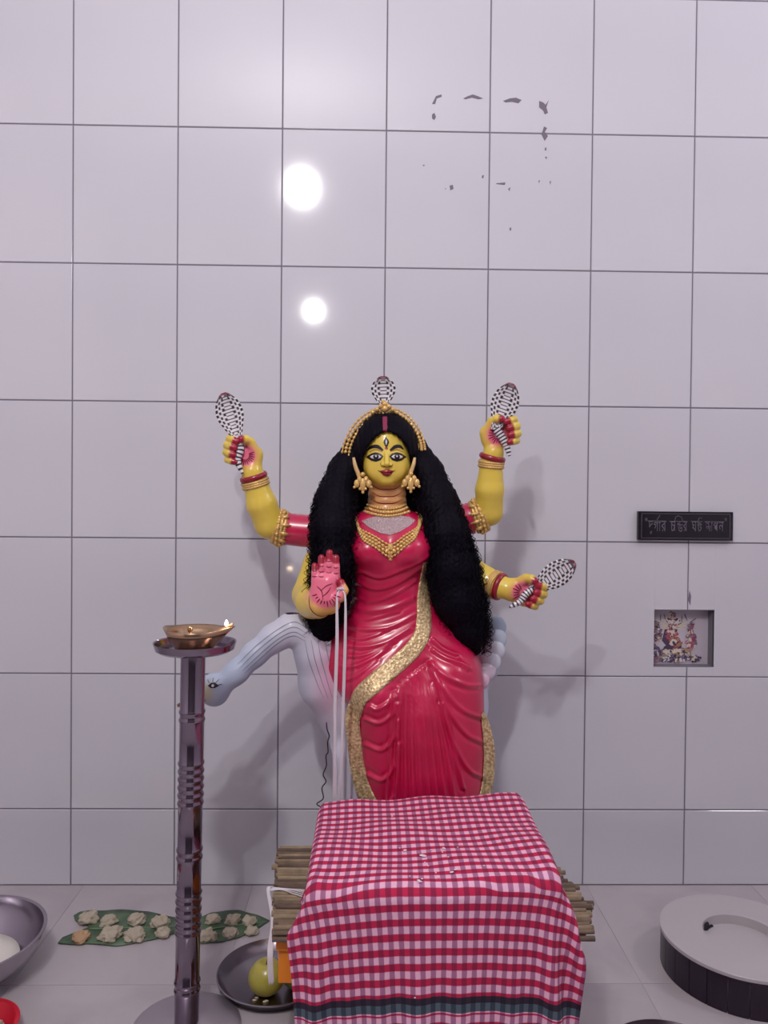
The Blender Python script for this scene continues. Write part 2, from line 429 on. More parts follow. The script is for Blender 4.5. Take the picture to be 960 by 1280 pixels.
# the printed picture tile at the back of the niche
M_print = mat('printed_picture', (1, 1, 1), .25, attr=True)
pic = MB(); yp = .040
box(pic, (NX0 + .0005, yp, NZ0 + .0005), (NX1 - .0005, yp + .012, NZ1 - .0005), 0, srgb(196, 186, 198))
def pp(u, w): return (NX0 + u * (NX1 - NX0), NZ1 - w * (NZ1 - NZ0))
layer = [0]
def dab(u, w, ru, rw, ang, c, n=9):
    layer[0] += 1; y = yp - .0002 - layer[0] * 6e-6
    a = np.linspace(0, 2 * np.pi, n, endpoint=False); wob = 1 + .22 * rng.standard_normal(n)
    du, dw = ru * np.cos(a) * wob, rw * np.sin(a) * wob
    ca, sa = math.cos(ang), math.sin(ang)
    P = [pp(u + x * ca - z * sa, w + x * sa + z * ca) for x, z in zip(du, dw)]
    P = [p for p in P][::-1]
    pic.add([(min(max(x, NX0 + .001), NX1 - .001), y, min(max(z, NZ0 + .001), NZ1 - .001)) for x, z in P], [tuple(range(n))], c)
def cluster(u, w, ru, rw, n, pal, size=.03):
    for _ in range(int(n * 1.7)):
        a, r = rng.uniform(0, 6.28), math.sqrt(rng.uniform())
        dab(u + ru * r * math.cos(a), w + rw * r * math.sin(a), size * rng.uniform(.6, 1.5), size * rng.uniform(.4, .9), rng.uniform(0, 3.1), srgb(*pal[rng.integers(len(pal))]), 7)
dark = (80, 64, 88); cream = (212, 198, 184); red = (158, 84, 98); och = (156, 132, 114); gry = (120, 106, 128); whi = (214, 206, 212); pnk = (180, 120, 135)
dab(.38, .42, .135, .28, 0, srgb(*dark), 14); dab(.42, .70, .14, .14, 0, srgb(*dark), 12)
for k, (a, ln) in enumerate(zip(np.radians([-155, -140, -125, -168, 178, -25, -40, -57, -12, 4]), [.26, .30, .26, .24, .2, .33, .27, .24, .25, .2])):
    dab(.40 + math.cos(a) * ln * .62, .36 + math.sin(a) * ln * .62, ln * .5, .016, a, srgb(*cream), 8)
for a, b, c, d in ((.19, .18, .06, 1.5), (.26, .16, .07, 1.3), (.55, .2, .07, 1.6), (.62, .17, .09, 1.2), (.74, .22, .07, -.6), (.7, .28, .08, -.5)): dab(a, b, c, .012, d, srgb(*gry), 6)
cluster(.39, .12, .05, .06, 14, [och, gry, cream], .03); dab(.395, .19, .032, .042, 0, srgb(205, 170, 140), 12)
cluster(.39, .30, .10, .09, 26, [cream, red, och, whi], .028); cluster(.38, .48, .10, .11, 34, [red, red, (180, 84, 100), cream, dark], .032)
cluster(.45, .62, .09, .10, 20, [och, (170, 122, 92), red], .035); dab(.41, .62, .05, .055, .3, srgb(*cream), 12); dab(.43, .63, .05, .03, 1.0, srgb(*dark), 8)
cluster(.12, .30, .05, .05, 12, [och, gry, dark], .026); cluster(.14, .47, .07, .13, 34, [dark, red, cream, och, gry], .028)
cluster(.70, .36, .05, .10, 22, [(120, 74, 92), pnk, gry, red], .026); cluster(.71, .58, .09, .16, 46, [pnk, (140, 70, 90), gry, cream, red], .028)
cluster(.09, .75, .08, .11, 26, [dark, gry, whi, (96, 84, 116)], .03); cluster(.25, .80, .1, .07, 26, [dark, gry, (96, 70, 104), cream], .032)
cluster(.55, .78, .16, .05, 30, [och, (180, 152, 124), cream, dark], .034); cluster(.40, .89, .28, .055, 46, [dark, dark, whi, gry, och], .034)
cluster(.76, .89, .1, .05, 16, [dark, cream, gry], .03); cluster(.12, .92, .09, .04, 10, [gry, pnk], .03)
pic_o = single('picture_tile', pic, M_print, 'small square printed picture of a many-armed figure set in a wall niche', 'picture', smooth=False, colour=True)
# ------------------------------------------------------------------ the seated goddess statue
YI = -.27                                   # distance of the figure's middle from the wall
M_skin = mat('painted_clay_skin', (.6, .45, .08), .38, coat=.25, attr=True)
add_bump(M_skin, 60, .08, .001)
M_sari = mat('crimson_gloss_paint', srgb(190, 22, 66), .34, coat=.4)
M_sari.node_tree.nodes['Principled BSDF'].inputs['Coat Roughness'].default_value = .18
add_mottle(M_sari, 14, srgb(184, 14, 66), srgb(202, 22, 78), 4)
M_gold = mat('gold_foil', srgb(220, 180, 112), .36, metal=.35)
add_bump(M_gold, 420, .5, .001, 'voronoi')
M_lace = mat('gold_brocade_lace', srgb(176, 146, 100), .45, metal=.45)
def lace_nodes(m):
    tc = N(m, 'ShaderNodeTexCoord'); v = N(m, 'ShaderNodeTexVoronoi', Scale=150.0); n = N(m, 'ShaderNodeTexNoise', Scale=170.0, Detail=5)
    r = N(m, 'ShaderNodeValToRGB'); e = r.color_ramp.elements
    e[0].position = .36; e[0].color = (*srgb(176, 144, 104), 1); e[1].position = .62; e[1].color = (*srgb(232, 208, 162), 1)
    b = N(m, 'ShaderNodeBump', Strength=.8, Distance=.002)
    L(m, tc.outputs['Object'], v.inputs['Vector']); L(m, tc.outputs['Object'], n.inputs['Vector'])
    L(m, n.outputs['Fac'], r.inputs['Fac']); L(m, r.outputs['Color'], bsdf(m).inputs['Base Color'])
    L(m, v.outputs['Distance'], b.inputs['Height']); L(m, b.outputs['Normal'], bsdf(m).inputs['Normal'])
lace_nodes(M_lace)
M_hair = mat('black_hair', (.003, .002, .006), .6, spec=.08)
add_bump(M_hair, 160, .6, .002)
M_strand = mat('black_hair_strand', (.003, .002, .006), .5, spec=.10)
M_dark = mat('black_paint', (.012, .008, .014), .4)
M_white = mat('white_paint', srgb(214, 206, 214), .4)
M_red = mat('red_paint', srgb(140, 10, 40), .35, coat=.3)
M_line = mat('dark_red_line', srgb(120, 14, 44), .5)
M_lip = mat('lip_paint', srgb(150, 28, 36), .3)
M_silver = mat('silver_glitter', srgb(186, 162, 166), .4, metal=.35); add_bump(M_silver, 320, 1.0, .002, 'voronoi')

idol = empty('goddess_statue', (W(500, 900, YI)[0], YI, .30), 'four-armed painted clay goddess statue in a crimson sari seated on a swan', 'statue')

def w3(px, py, dy=0.0): return W(px, py, YI + dy)
s = MPP(YI)                                  # metres per pixel at the figure
YEL = np.array(srgb(224, 194, 78)); PEACH = np.array(srgb(222, 158, 100)); PINK = np.array(srgb(232, 112, 140)); NAIL = np.array(srgb(156, 10, 46))

# ---- arms with hands -------------------------------------------------
tips = []; palms = []; prims = []
def fist(C, f, t, dy, sc=1.0):
    """a closed hand, palm to the viewer: C centre (px), f finger direction, t from index to little finger"""
    f = np.array(f, float); f /= np.linalg.norm(f); t = np.array(t, float); t /= np.linalg.norm(t); C = np.array(C, float)
    def q(a, b, y): p = C + f * a * sc + t * b * sc; return w3(p[0], p[1], dy + y * s * sc)
    out = [('palm', [q(-9, -5, 2), q(6, -4, 3)], [9.5 * s * sc, 9 * s * sc]), ('palm', [q(-9, 4, 2), q(6, 7, 3)], [9.5 * s * sc, 8.5 * s * sc])]
    for i, o in enumerate((-12.5, -4.2, 4.2, 12.0)):
        r = (4.5, 4.7, 4.5, 3.9)[i] * s * sc; e = (0, 1.6, 1, -2)[i]
        k = [q(6, o * .85, 3), q(19 + e, o, 0), q(24.5 + e, o * 1.02, -7), q(20 + e, o * 1.0, -13.5), q(15.5 + e, o * .98, -14)]
        out.append(('finger', k, [r * 1.1, r * 1.08, r, r * .95, r * .86]))
        tips.append((k[-1], r * 1.5))
    th = [q(-7, -9, -2), q(-1, -17, -6), q(5, -18.5, -11), q(10.5, -17, -14)]
    out.append(('finger', th, [6.4 * s * sc, 5.4 * s * sc, 4.8 * s * sc, 4.2 * s * sc])); tips.append((th[-1], 5.4 * s * sc))
    palms.append((C + f * 2, 12.5 * sc, dy)); prims.append(out); return q
ARM = {}
ARM['a'] = ([(432, 662, 0), (392, 664, 0), (352, 660, 0), (337, 655, -.012), (327, 630, -.03), (319, 603, -.04), (315, 590, -.045)], [22, 18.5, 17.5, 18.5, 18.5, 14.5, 13.2])
ARM['b'] = ([(535, 655, 0), (570, 652, 0), (598, 645, 0), (611, 640, -.012), (612, 612, -.03), (614, 580, -.04), (617, 566, -.045)], [22, 18, 17, 17, 17.5, 13.6, 12.6])
ARM['c'] = ([(535, 672, .01), (566, 700, .0), (590, 716, -.03), (606, 725, -.05), (624, 733, -.075), (634, 736, -.085)], [20, 19, 18, 17, 14, 12.5])
ARM['d'] = ([(432, 668, .01), (398, 705, .0), (386, 744, -.04), (391, 752, -.10), (398, 755, -.15)], [20, 19, 20, 20, 17])
arm_pts = {k: [w3(*p) for p in a] for k, (a, r) in ARM.items()}
arm_rad = {k: [q * s for q in r] for k, (a, r) in ARM.items()}
HA = fist((309, 570), (-1, -.35), (-.18, 1), -.048, 1.05)
HB = fist((620, 544), (1, -.25), (.22, 1), -.048, 1.06)
HC = fist((651, 740), (.93, .25), (-.42, 1), -.088, 1.06)
# the open hand, palm to the viewer
DYO = -.185
def o3(px, py, y=0): return w3(px, py, DYO + y * s)
open_hand = [('palm', [o3(400, 756, 3), o3(400, 726, 2)], [13 * s, 9.5 * s]), ('palm', [o3(412, 755, 3), o3(415, 724, 2)], [12 * s, 9 * s]), ('palm', [o3(406, 748, -3), o3(409, 728, -1)], [10 * s, 9 * s])]
for base, tip, r in (((394, 726), (393.5, 707), 3.9), ((402, 722), (402, 697), 4.3), ((411, 720), (412, 691), 4.5), ((420, 723), (420, 697), 4.3)):
    m1 = ((base[0] + tip[0]) / 2, (base[1] + tip[1]) / 2)
    k = [o3(*base, 1), o3(*m1, 0), o3(*tip, 2)]
    open_hand.append(('finger', k, [r * s * 1.12, r * s * 1.02, r * s * .9])); tips.append((o3(tip[0], tip[1] - 1, -1), r * s * 2.0))
th = [o3(412, 752, -3), o3(424, 746, -8), o3(430, 738, -8), o3(426.5, 728, -6)]
open_hand.append(('finger', th, [8 * s, 6.6 * s, 5.2 * s, 4.2 * s])); tips.append((o3(426, 728, -6), 6.5 * s))
palms.append((np.array((408., 738.)), 23, DYO)); prims.append(open_hand)
torso = [(w3(482, 668), (50 * s, .078, 34 * s)), (w3(484, 715), (46 * s, .085, 46 * s)), (w3(488, 790), (50 * s, .085, 60 * s))]
def f_body(P):
    d = None
    for c, r in torso:
        e = ell(P, c, r); d = e if d is None else smin(d, e, .03)
    for k in ARM: d = smin(d, chain(P, arm_pts[k], arm_rad[k], .006), .012)
    for hand in prims:
        hd = None; fd = None
        for kind, pts, rad in hand:
            e = chain(P, pts, rad, .002)
            if kind == 'palm': hd = e if hd is None else smin(hd, e, .010)
            else: fd = e if fd is None else smin(fd, e, .0012)
        d = smin(d, smin(hd, fd, .004), .010)
    return d
allp = np.array([p for h in prims for _, pts, _ in h for p in pts] + [p for k in arm_pts for p in arm_pts[k]])
V, Fq = surfnet(f_body, allp.min(0) - .05, np.maximum(allp.max(0) + .05, [0, YI + .12, 0]), .0031)
def body_colour(V, nrm):
    C = np.tile(YEL, (len(V), 1)); px, py = project(V)
    for c, r, dy in palms:
        near = np.abs(V[:, 1] - (YI + dy)) < .05
        d = np.hypot(px - c[0], py - c[1]) / r
        ext = np.clip((1.55 - d) / .45, 0, 1) * near
        C = C * (1 - .75 * ext[:, None]) + PEACH * (.75 * ext[:, None])
        w = np.clip((1.05 - d) / .18, 0, 1) * np.clip((-nrm[:, 1] + .15) / .3, 0, 1) * near
        C = C * (1 - w[:, None]) + PINK * w[:, None]
    # fingers of the open hand are pink on the palm side
    w = ((np.abs(V[:, 1] - (YI + DYO)) < .05) & (py < 728) & (px > 388) & (px < 426)) * np.clip((-nrm[:, 1] + .1) / .3, 0, 1)
    C = C * (1 - w[:, None]) + PINK * w[:, None]
    for p, r in tips:
        d = np.linalg.norm(V - p, axis=1); w = np.clip((r - d) / .0025, 0, 1)[:, None]
        C = C * (1 - w) + NAIL * w
    return C
body = MB(); body.add(V, Fq, body_colour(V, normals_of(f_body, V)))
bvh_body = BVHTree.FromPolygons(V.tolist(), Fq.tolist())

# ---- head and neck ---------------------------------------------------
YH = -.295; sh = MPP(YH)
def h3(px, py, y=0.0): return W(px, py, YH + y * sh)     # y in pixels, towards the wall positive
def f_head(P):
    d = ell(P, h3(482.5, 560, 4), (33 * sh, 38 * sh, 40 * sh))
    d = smin(d, ell(P, h3(483, 580, -7), (29.5 * sh, 29 * sh, 28 * sh)), .012)
    d = smin(d, ell(P, h3(483, 594, -14), (20 * sh, 20 * sh, 13.5 * sh)), .016)
    d = smin(d, ell(P, h3(483.5, 601, -27), (8 * sh, 6 * sh, 5 * sh)), .008)          # chin
    for x in (469, 497): d = smin(d, ell(P, h3(x, 588, -22), (9 * sh, 7 * sh, 9 * sh)), .012)   # cheeks
    d = smin(d, cap(P, h3(483.5, 566, -34), h3(483.5, 579.8, -40.5), 2.3 * sh, 3.2 * sh), .006)      # nose
    for x in (479.6, 487.6): d = smin(d, ell(P, h3(x, 581.3, -36.5), (2.6 * sh, 3 * sh, 2.1 * sh)), .003)
    for x in (470.2, 496.2): d = smin(d, ell(P, h3(x, 571, -30.5), (7 * sh, 5 * sh, 4.2 * sh)), .005)   # eyeballs
    d = smin(d, ell(P, h3(483.6, 589.2, -36), (6.4 * sh, 3.2 * sh, 1.6 * sh)), .0025)
    d = smin(d, ell(P, h3(483.6, 592.2, -35.5), (5.0 * sh, 3.4 * sh, 1.9 * sh)), .0025)
    nk = cap(P, h3(484, 596, 8), h3(484, 640, 10), 22.5 * sh, 24.5 * sh)
    px = (P[:, 2] - h3(484, 610)[2]) / sh
    nk = nk - .9 * sh * np.abs(np.cos((px - 3) * math.pi / 9.5)) ** 1.5
    d = smin(d, nk, .008)
    d = smin(d, ell(P, h3(484, 652, 10), (46 * sh, 30 * sh, 18 * sh)), .02)
    return d
V, Fq = surfnet(f_head, h3(430, 670, -55), h3(540, 505, 60), .0024)
def head_colour(V):
    px, py = project(V); C = np.tile(YEL, (len(V), 1))
    w = np.clip((py - 600) / 10, 0, 1) * np.clip((V[:, 1] - (YH - 26 * sh)) / .012 + np.clip((py - 606) / 4, 0, 1) * 2, 0, 1)
    C = C * (1 - w[:, None]) + PEACH * w[:, None]
    ck = np.exp(-(((px - 466) / 8) ** 2 + ((py - 588) / 7) ** 2)) + np.exp(-(((px - 500) / 8) ** 2 + ((py - 588) / 7) ** 2))
    C = C * (1 - .16 * ck[:, None]) + PEACH * (.16 * ck[:, None])
    return C
body.add(V, Fq, head_colour(V))
bvh_head = BVHTree.FromPolygons(V.tolist(), Fq.tolist())
body_o = part('body', body, M_skin, idol, colour=True, label='yellow painted body with four arms and pink palms')

# ---- paint laid on a surface: an outline in pixels cast on to the form -------
def cast(bvh, x, z, off):
    h = bvh.ray_cast(Vector((x, -1.2, z)), Vector((0, 1, 0)))
    if h[0] is None: return None
    return np.array(h[0]) + np.array(h[1]) * off * (1 if h[1].y < 0 else -1)
def decal(mb, pts, bvh, y, off=.0006, cuts=2, c=None):
    bm = bmesh.new(); vs = [bm.verts.new((a, b, 0)) for a, b in pts]
    try: bm.faces.new(vs)
    except ValueError: bm.free(); return
    bmesh.ops.triangulate(bm, faces=bm.faces[:])
    if cuts: bmesh.ops.subdivide_edges(bm, edges=bm.edges[:], cuts=cuts, use_grid_fill=True)
    bm.verts.index_update(); P = []; last = None
    for v in bm.verts:
        w = W(v.co.x, v.co.y, y); q = cast(bvh, w[0], w[2], off)
        if q is None: q = last if last is not None else w
        last = q; P.append(q)
    fs = []
    for f in bm.faces:
        i = [v.index for v in f.verts]; a, b, d = P[i[0]], P[i[1]], P[i[2]]
        if np.cross(b - a, d - a)[1] > 0: i = i[::-1]
        fs.append(tuple(i))
    mb.add(P, fs, c); bm.free()
def band(pts, w, n=24):
    """outline of a stroke with varying width along a smooth curve"""
    P = spline(pts, n); T = np.gradient(P, axis=0); T /= np.linalg.norm(T, axis=1)[:, None] + 1e-9
    Nn = np.stack([-T[:, 1], T[:, 0]], 1); ww = np.interp(np.linspace(0, 1, n), np.linspace(0, 1, len(w)), w)[:, None] / 2
    return P, Nn, ww
def stroke(mb, pts, w, bvh, y, off=.0007, n=18, c=None, cross=2):
    P, Nn, ww = band(pts, w, n); R = []; ok = True
    for k in range(cross + 1):
        t = k / cross * 2 - 1
        for p, nn, q in zip(P, Nn, ww):
            xy = p + nn * q * t; ww0 = W(xy[0], xy[1], y); h = cast(bvh, ww0[0], ww0[2], off)
            R.append(h if h is not None else (R[-1] if R else ww0))
    fs = []
    for k in range(cross):
        for i in range(n - 1):
            q = [k * n + i, k * n + i + 1, (k + 1) * n + i + 1, (k + 1) * n + i]
            if np.cross(R[q[1]] - R[q[0]], R[q[3]] - R[q[0]])[1] > 0: q = q[::-1]
            fs.append(tuple(q))
    mb.add(R, fs, c)
def oval(cx, cy, rx, ry, n=16): return [(cx + rx * math.cos(t), cy + ry * math.sin(t)) for t in np.linspace(0, 2 * math.pi, n, endpoint=False)]
YF = YH - 34 * sh
for sg, cx in ((-1, 469.8), (1, 496.0)):
    o_ = -1.5 if sg < 0 else 1.5
    q = MB(); decal(q, [(cx - 11 + o_, 570.6), (cx - 6, 566.8), (cx, 565.3), (cx + 6, 566.8), (cx + 11 + o_, 570.6), (cx + 6, 575.4), (cx, 577.2), (cx - 6, 575.4)], bvh_head, YF, .0006, 3); part('eye_liner', q, M_dark, body_o)
    ey = MB(); decal(ey, [(cx - 7.0, 571), (cx - 4, 569.2), (cx, 568.6), (cx + 4, 569.2), (cx + 7.0, 571), (cx + 4, 572.8), (cx, 573.3), (cx - 4, 572.8)], bvh_head, YF, .0011); part('eye', ey, M_white, body_o)
    q = MB(); decal(q, oval(cx + .2, 570.9, 3.4, 2.6), bvh_head, YF, .0016); part('iris', q, M_dark, body_o)
    q = MB(); decal(q, oval(cx + .2, 570.5, .9, .9, 10), bvh_head, YF, .0021, 1); part('pupil', q, M_white, body_o)
    q = MB(); stroke(q, [(cx - 8, 564.5), (cx, 561.8), (cx + 8, 565)], [.4, .8, .4], bvh_head, YF, .0008); part('eyelid_line', q, M_line, body_o)
    q = MB()
    b = [(458.5, 562.5), (465, 558.4), (472, 558.2), (478.8, 563.2)] if sg < 0 else [(487.6, 563.2), (494, 558.4), (500, 557.8), (504.4, 561)]
    w_ = [1.2, 4.0, 4.6, 2.4] if sg < 0 else [2.4, 4.6, 4.0, 1.2]
    stroke(q, b, w_, bvh_head, YF, .0009, 20); part('eyebrow', q, M_dark, body_o)
q = MB(); decal(q, [(474.4, 588.6), (478.4, 588.4), (481.6, 587.3), (483.6, 587.9), (485.6, 587.3), (488.8, 588.4), (492.6, 588.3), (489, 592.6), (484, 595.4), (479.2, 593.8), (476.4, 591.0)], bvh_head, YF, .0014, 3); part('lip', q, M_lip, body_o)
q = MB(); stroke(q, [(472.6, 588.0), (478, 590.2), (483.6, 590.3), (489, 590.1), (494, 587.8)], [.6, .7, .6, .7, .6], bvh_head, YF, .0020); part('lip_line', q, M_dark, body_o)
q = MB(); stroke(q, [(476.4, 577.5), (475.8, 580.5), (477.4, 582.8), (480.4, 582.6)], [.4, .6, .6, .4], bvh_head, YF, .0009); stroke(q, [(487.4, 582.8), (489.8, 582.2), (491, 580)], [.4, .6, .4], bvh_head, YF, .0009)
for x in (480.6, 486.8): decal(q, oval(x, 583.2, .9, .5, 8), bvh_head, YF, .0009, 0)
part('nostril', q, mat('ochre_line', srgb(120, 84, 30), .5), body_o)
q = MB(); decal(q, [(482.8, 546), (485.8, 550.5), (486.4, 553), (484.4, 558), (482.8, 559.5), (481.4, 557.5), (479.2, 553), (480, 550)], bvh_head, YF, .0008); part('forehead_eye', q, M_dark, body_o)
q = MB(); decal(q, [(482.8, 549), (484, 552), (483.2, 556), (482.4, 556), (481.8, 552)], bvh_head, YF, .0014, 1); part('forehead_eye_white', q, M_white, body_o)
q = MB(); decal(q, oval(482.8, 560.6, 2.0, 1.9, 12), bvh_head, YF, .0009); part('bindi', q, M_lip, body_o)
q = MB()
for yy, x0, x1, sag in ((608.5, 466, 502, 3), (617.5, 465, 503, 3.2), (626.5, 464, 504, 3)):
    stroke(q, [(x0, yy - 2.5), ((x0 + x1) / 2 - 10, yy + sag - .8), ((x0 + x1) / 2, yy + sag), ((x0 + x1) / 2 + 10, yy + sag - .8), (x1, yy - 2.5)], [.5, 1.1, 1.3, 1.1, .5], bvh_head, YF, .0006, 22)
part('neck_line', q, M_line, body_o)
# ears
for x0, sg in ((445, -1), (515.5, 1)):
    e = MB()
    pts = [h3(x0 - 3 * -sg, 572, -28), h3(x0 - 1 * -sg, 582, -29), h3(x0 + 3 * -sg, 593, -29), h3(x0 + 4 * -sg, 598, -28)]
    tube(e, spline(pts, 12), np.interp(np.linspace(0, 1, 12), [0, .3, .8, 1], [1.6 * sh, 2.4 * sh, 2.6 * sh, 1.6 * sh]), 8, np.array(srgb(214, 176, 120)))
    part('ear', e, M_skin, body_o, colour=True)
# lines on the palms
for (c, r, dy), rays, a0, a1, r0, r1 in zip(palms, (11, 10, 9, 10), (-.3, 1.2, 1.7, .35), (2.2, 3.9, 4.2, 2.8), (.42, .42, .40, .5), (.95, .95, 1.05, .78)):
    q = MB()
    for t in np.linspace(a0, a1, rays):
        r2 = r1 * rng.uniform(.85, 1.12)
        p0 = (c[0] + r * r0 * math.cos(t), c[1] + r * r0 * math.sin(t)); p1 = (c[0] + r * r2 * math.cos(t), c[1] + r * r2 * math.sin(t))
        stroke(q, [p0, ((p0[0] + p1[0]) / 2, (p0[1] + p1[1]) / 2), p1], [1.2, 1.5, .7], bvh_body, YI + dy, .0007, 7)
    part('palm_line', q, M_line, body_o)
q = MB(); y = YI + DYO
stroke(q, [(397, 732), (403, 738), (404.5, 748)], [.9, 1.4, .7], bvh_body, y); stroke(q, [(402, 737), (409, 731), (416, 728.5)], [.9, 1.4, .7], bvh_body, y); stroke(q, [(404, 744), (410, 739), (414, 733)], [.9, 1.4, .7], bvh_body, y)
for x, ys_ in ((393.6, (713, 720)), (402, (707, 714, 720)), (411.5, (701, 708, 715)), (420, (709, 716))):
    for yy in ys_: stroke(q, [(x - 3, yy), (x, yy + .7), (x + 3, yy)], [.8, 1.3, .8], bvh_body, y, n=6)
stroke(q, [(386, 746), (388, 758), (395, 767), (405, 770), (414, 766)], [.6, 1.0, 1.1, 1.0, .5], bvh_body, y)
part('palm_line', q, M_line, body_o)

# ---- the sari: bodice and draped skirt -----------------------------------
st = np.array([  # row, left, right, front y, back y
    (634, 468, 502, -.350, -.22), (641, 447, 522, -.355, -.20), (648, 432, 536, -.362, -.19), (660, 426, 542, -.372, -.18), (676, 428, 541, -.388, -.175), (692, 431, 540, -.398, -.17), (706, 433, 538, -.388, -.17),
    (726, 436, 535, -.372, -.17), (750, 438, 544, -.366, -.17), (772, 426, 562, -.372, -.17), (792, 410, 577, -.385, -.16), (812, 400, 591, -.400, -.15),
    (834, 402, 599, -.418, -.15), (858, 414, 602, -.436, -.16), (885, 436, 603, -.446, -.18), (920, 444, 604, -.448, -.20), (960, 449, 604, -.446, -.22), (1000, 455, 602, -.444, -.24), (1036, 452, 604, -.446, -.24)], float)
rows = np.linspace(634, 1036, 300); m_ = len(rows); na = 340
def col(k):
    v = np.interp(rows, st[:, 0], st[:, k]); kk = np.exp(-np.linspace(-2, 2, 17) ** 2); kk /= kk.sum()
    return np.convolve(np.pad(v, 8, 'edge'), kk, 'valid')
xl, xr, yf, yb = (col(k) for k in (1, 2, 3, 4))
ymid = yf * .45 + yb * .55
XL = np.array([W(a, b, y)[0] for a, b, y in zip(xl, rows, ymid)]); XR = np.array([W(a, b, y)[0] for a, b, y in zip(xr, rows, ymid)])
ZZ = np.array([W(485, b, y)[2] for b, y in zip(rows, yf * .7 + yb * .3)])
ang = np.linspace(0, 2 * np.pi, na, endpoint=False)
ex = 2 / 2.35
cx_, sx_ = np.sign(np.cos(ang)) * np.abs(np.cos(ang)) ** ex, np.sign(np.sin(ang)) * np.abs(np.sin(ang)) ** ex
Xs = (XL + XR)[:, None] / 2 + (XR - XL)[:, None] / 2 * cx_[None]
Ys = (yf + yb)[:, None] / 2 + (yb - yf)[:, None] / 2 * sx_[None]
Zs = np.repeat(ZZ[:, None], na, 1)
SV = np.stack([Xs, Ys, Zs], -1)
front = np.clip(-np.sin(ang) * 1.6 + .1, 0, 1)[None]
# bust
px, py = project(SV.reshape(-1, 3)); px = px.reshape(m_, na); py = py.reshape(m_, na)
bust = .026 * (np.exp(-(((px - 457) / 22) ** 2 + ((py - 688) / 20) ** 2)) + np.exp(-(((px - 515) / 22) ** 2 + ((py - 686) / 20) ** 2)))
bust -= .010 * np.exp(-(((px - 487) / 10) ** 2 + ((py - 692) / 16) ** 2))
# right thigh bulge and left knee
bust += .022 * np.exp(-(((px - 572) / 26) ** 2 + ((py - 838) / 30) ** 2)) + .018 * np.exp(-(((px - 470) / 24) ** 2 + ((py - 880) / 36) ** 2)) - .014 * np.exp(-(((px - 524) / 20) ** 2 + ((py - 860) / 40) ** 2))
def polydist(P2, px, py):
    d = np.full(px.shape, 1e9); sgn = np.zeros(px.shape)
    for (ax, ay), (bx, by) in zip(P2[:-1], P2[1:]):
        vx, vy = bx - ax, by - ay; l2 = vx * vx + vy * vy + 1e-9
        t = np.clip(((px - ax) * vx + (py - ay) * vy) / l2, 0, 1); dx, dy = px - ax - t * vx, py - ay - t * vy
        e = np.hypot(dx, dy); u = e < d; d = np.where(u, e, d); sgn = np.where(u, np.sign(vx * dy - vy * dx), sgn)
    return d, sgn
folds = []   # (points, height in mm, width in px)
for k, (x0, a, b, c_, x1, d_, hh, ww_) in enumerate([(450, 712, 722, 712, 530, 694, 3.0, 3.0), (444, 726, 736, 728, 528, 706, 3.4, 4.2), (440, 744, 752, 744, 520, 726, 2.4, 3.0), (438, 757, 764, 760, 516, 748, 3.4, 4.6), (437, 769, 774, 770, 498, 764, 2.2, 2.6),
        (434, 782, 787, 783, 520, 768, 3.0, 3.4), (436, 796, 799, 794, 486, 787, 2.2, 2.6), (432, 806, 809, 802, 512, 786, 3.4, 4.2), (432, 820, 820, 812, 494, 802, 2.4, 3.0), (430, 834, 832, 822, 486, 808, 3.2, 4.0), (434, 850, 846, 836, 470, 826, 2.4, 3.2)]):
    folds.append(([(x0, a), (x0 + (x1 - x0) * .3, b), (x0 + (x1 - x0) * .65, c_), (x1, d_)], hh * .95, ww_ * .72))
fan = [(494, 866, 484, 1010), (500, 858, 496, 1012), (506, 852, 507, 1012), (512, 846, 517, 1012), (518, 842, 527, 1012), (523, 838, 537, 1012), (528, 834, 547, 1012), (532, 832, 557, 1012), (536, 830, 568, 1000), (540, 829, 579, 985)]
for x0, y0, x1, y1 in fan:
    folds.append(([(x0, y0), (x0 + (x1 - x0) * .25, y0 + 40), (x0 + (x1 - x0) * .62, y0 + 95), (x1, y1)], 5.6, 2.3))
for pts in ([(537, 828), (556, 848), (578, 858), (596, 858)], [(538, 836), (556, 866), (578, 888), (600, 897)], [(541, 812), (556, 824), (572, 833), (580, 838)], [(541, 800), (553, 812), (566, 820)],
            [(545, 855), (563, 892), (583, 918), (603, 928)], [(552, 880), (568, 930), (586, 962), (604, 972)],
            [(491, 868), (486, 878), (474, 884), (466, 880)], [(494, 872), (490, 892), (476, 902), (460, 896)], [(497, 880), (494, 918), (478, 937), (458, 930)], [(498, 900), (493, 956), (478, 975), (460, 968)], [(500, 930), (494, 990), (480, 1010), (464, 1006)]):
    folds.append((pts, 5.2, 2.5))
H = bust.copy()
for pts, hh, w_ in folds:
    P2 = spline(pts, 16); d, sg = polydist(P2, px, py)
    fade = 1.0
    H += hh * 1e-3 * (np.exp(-(d / w_) ** 2) - .55 * np.exp(-((d * sg - w_ * 1.7) / (w_ * 1.1)) ** 2))
dS = np.gradient(SV, axis=1); dR = np.gradient(SV, axis=0); nn = np.cross(dS, dR); nn /= np.linalg.norm(nn, axis=2)[..., None] + 1e-12
outw = SV - np.stack([(XL + XR)[:, None] / 2 + 0 * Xs, (yf + yb)[:, None] / 2 + 0 * Xs, Zs], -1)
nn *= np.sign((nn * outw).sum(-1))[..., None]
SV = SV + nn * (H * front)[..., None]
faces = [(i * na + j, (i + 1) * na + j, (i + 1) * na + (j + 1) % na, i * na + (j + 1) % na) for i in range(m_ - 1) for j in range(na)]
faces = [f[::-1] for f in faces] + [tuple((m_ - 1) * na + j for j in range(na))]
sari = MB(); sari.add(SV.reshape(-1, 3), faces)
sari_o = part('sari', sari, M_sari, idol, label='crimson glossy painted sari with draped folds')
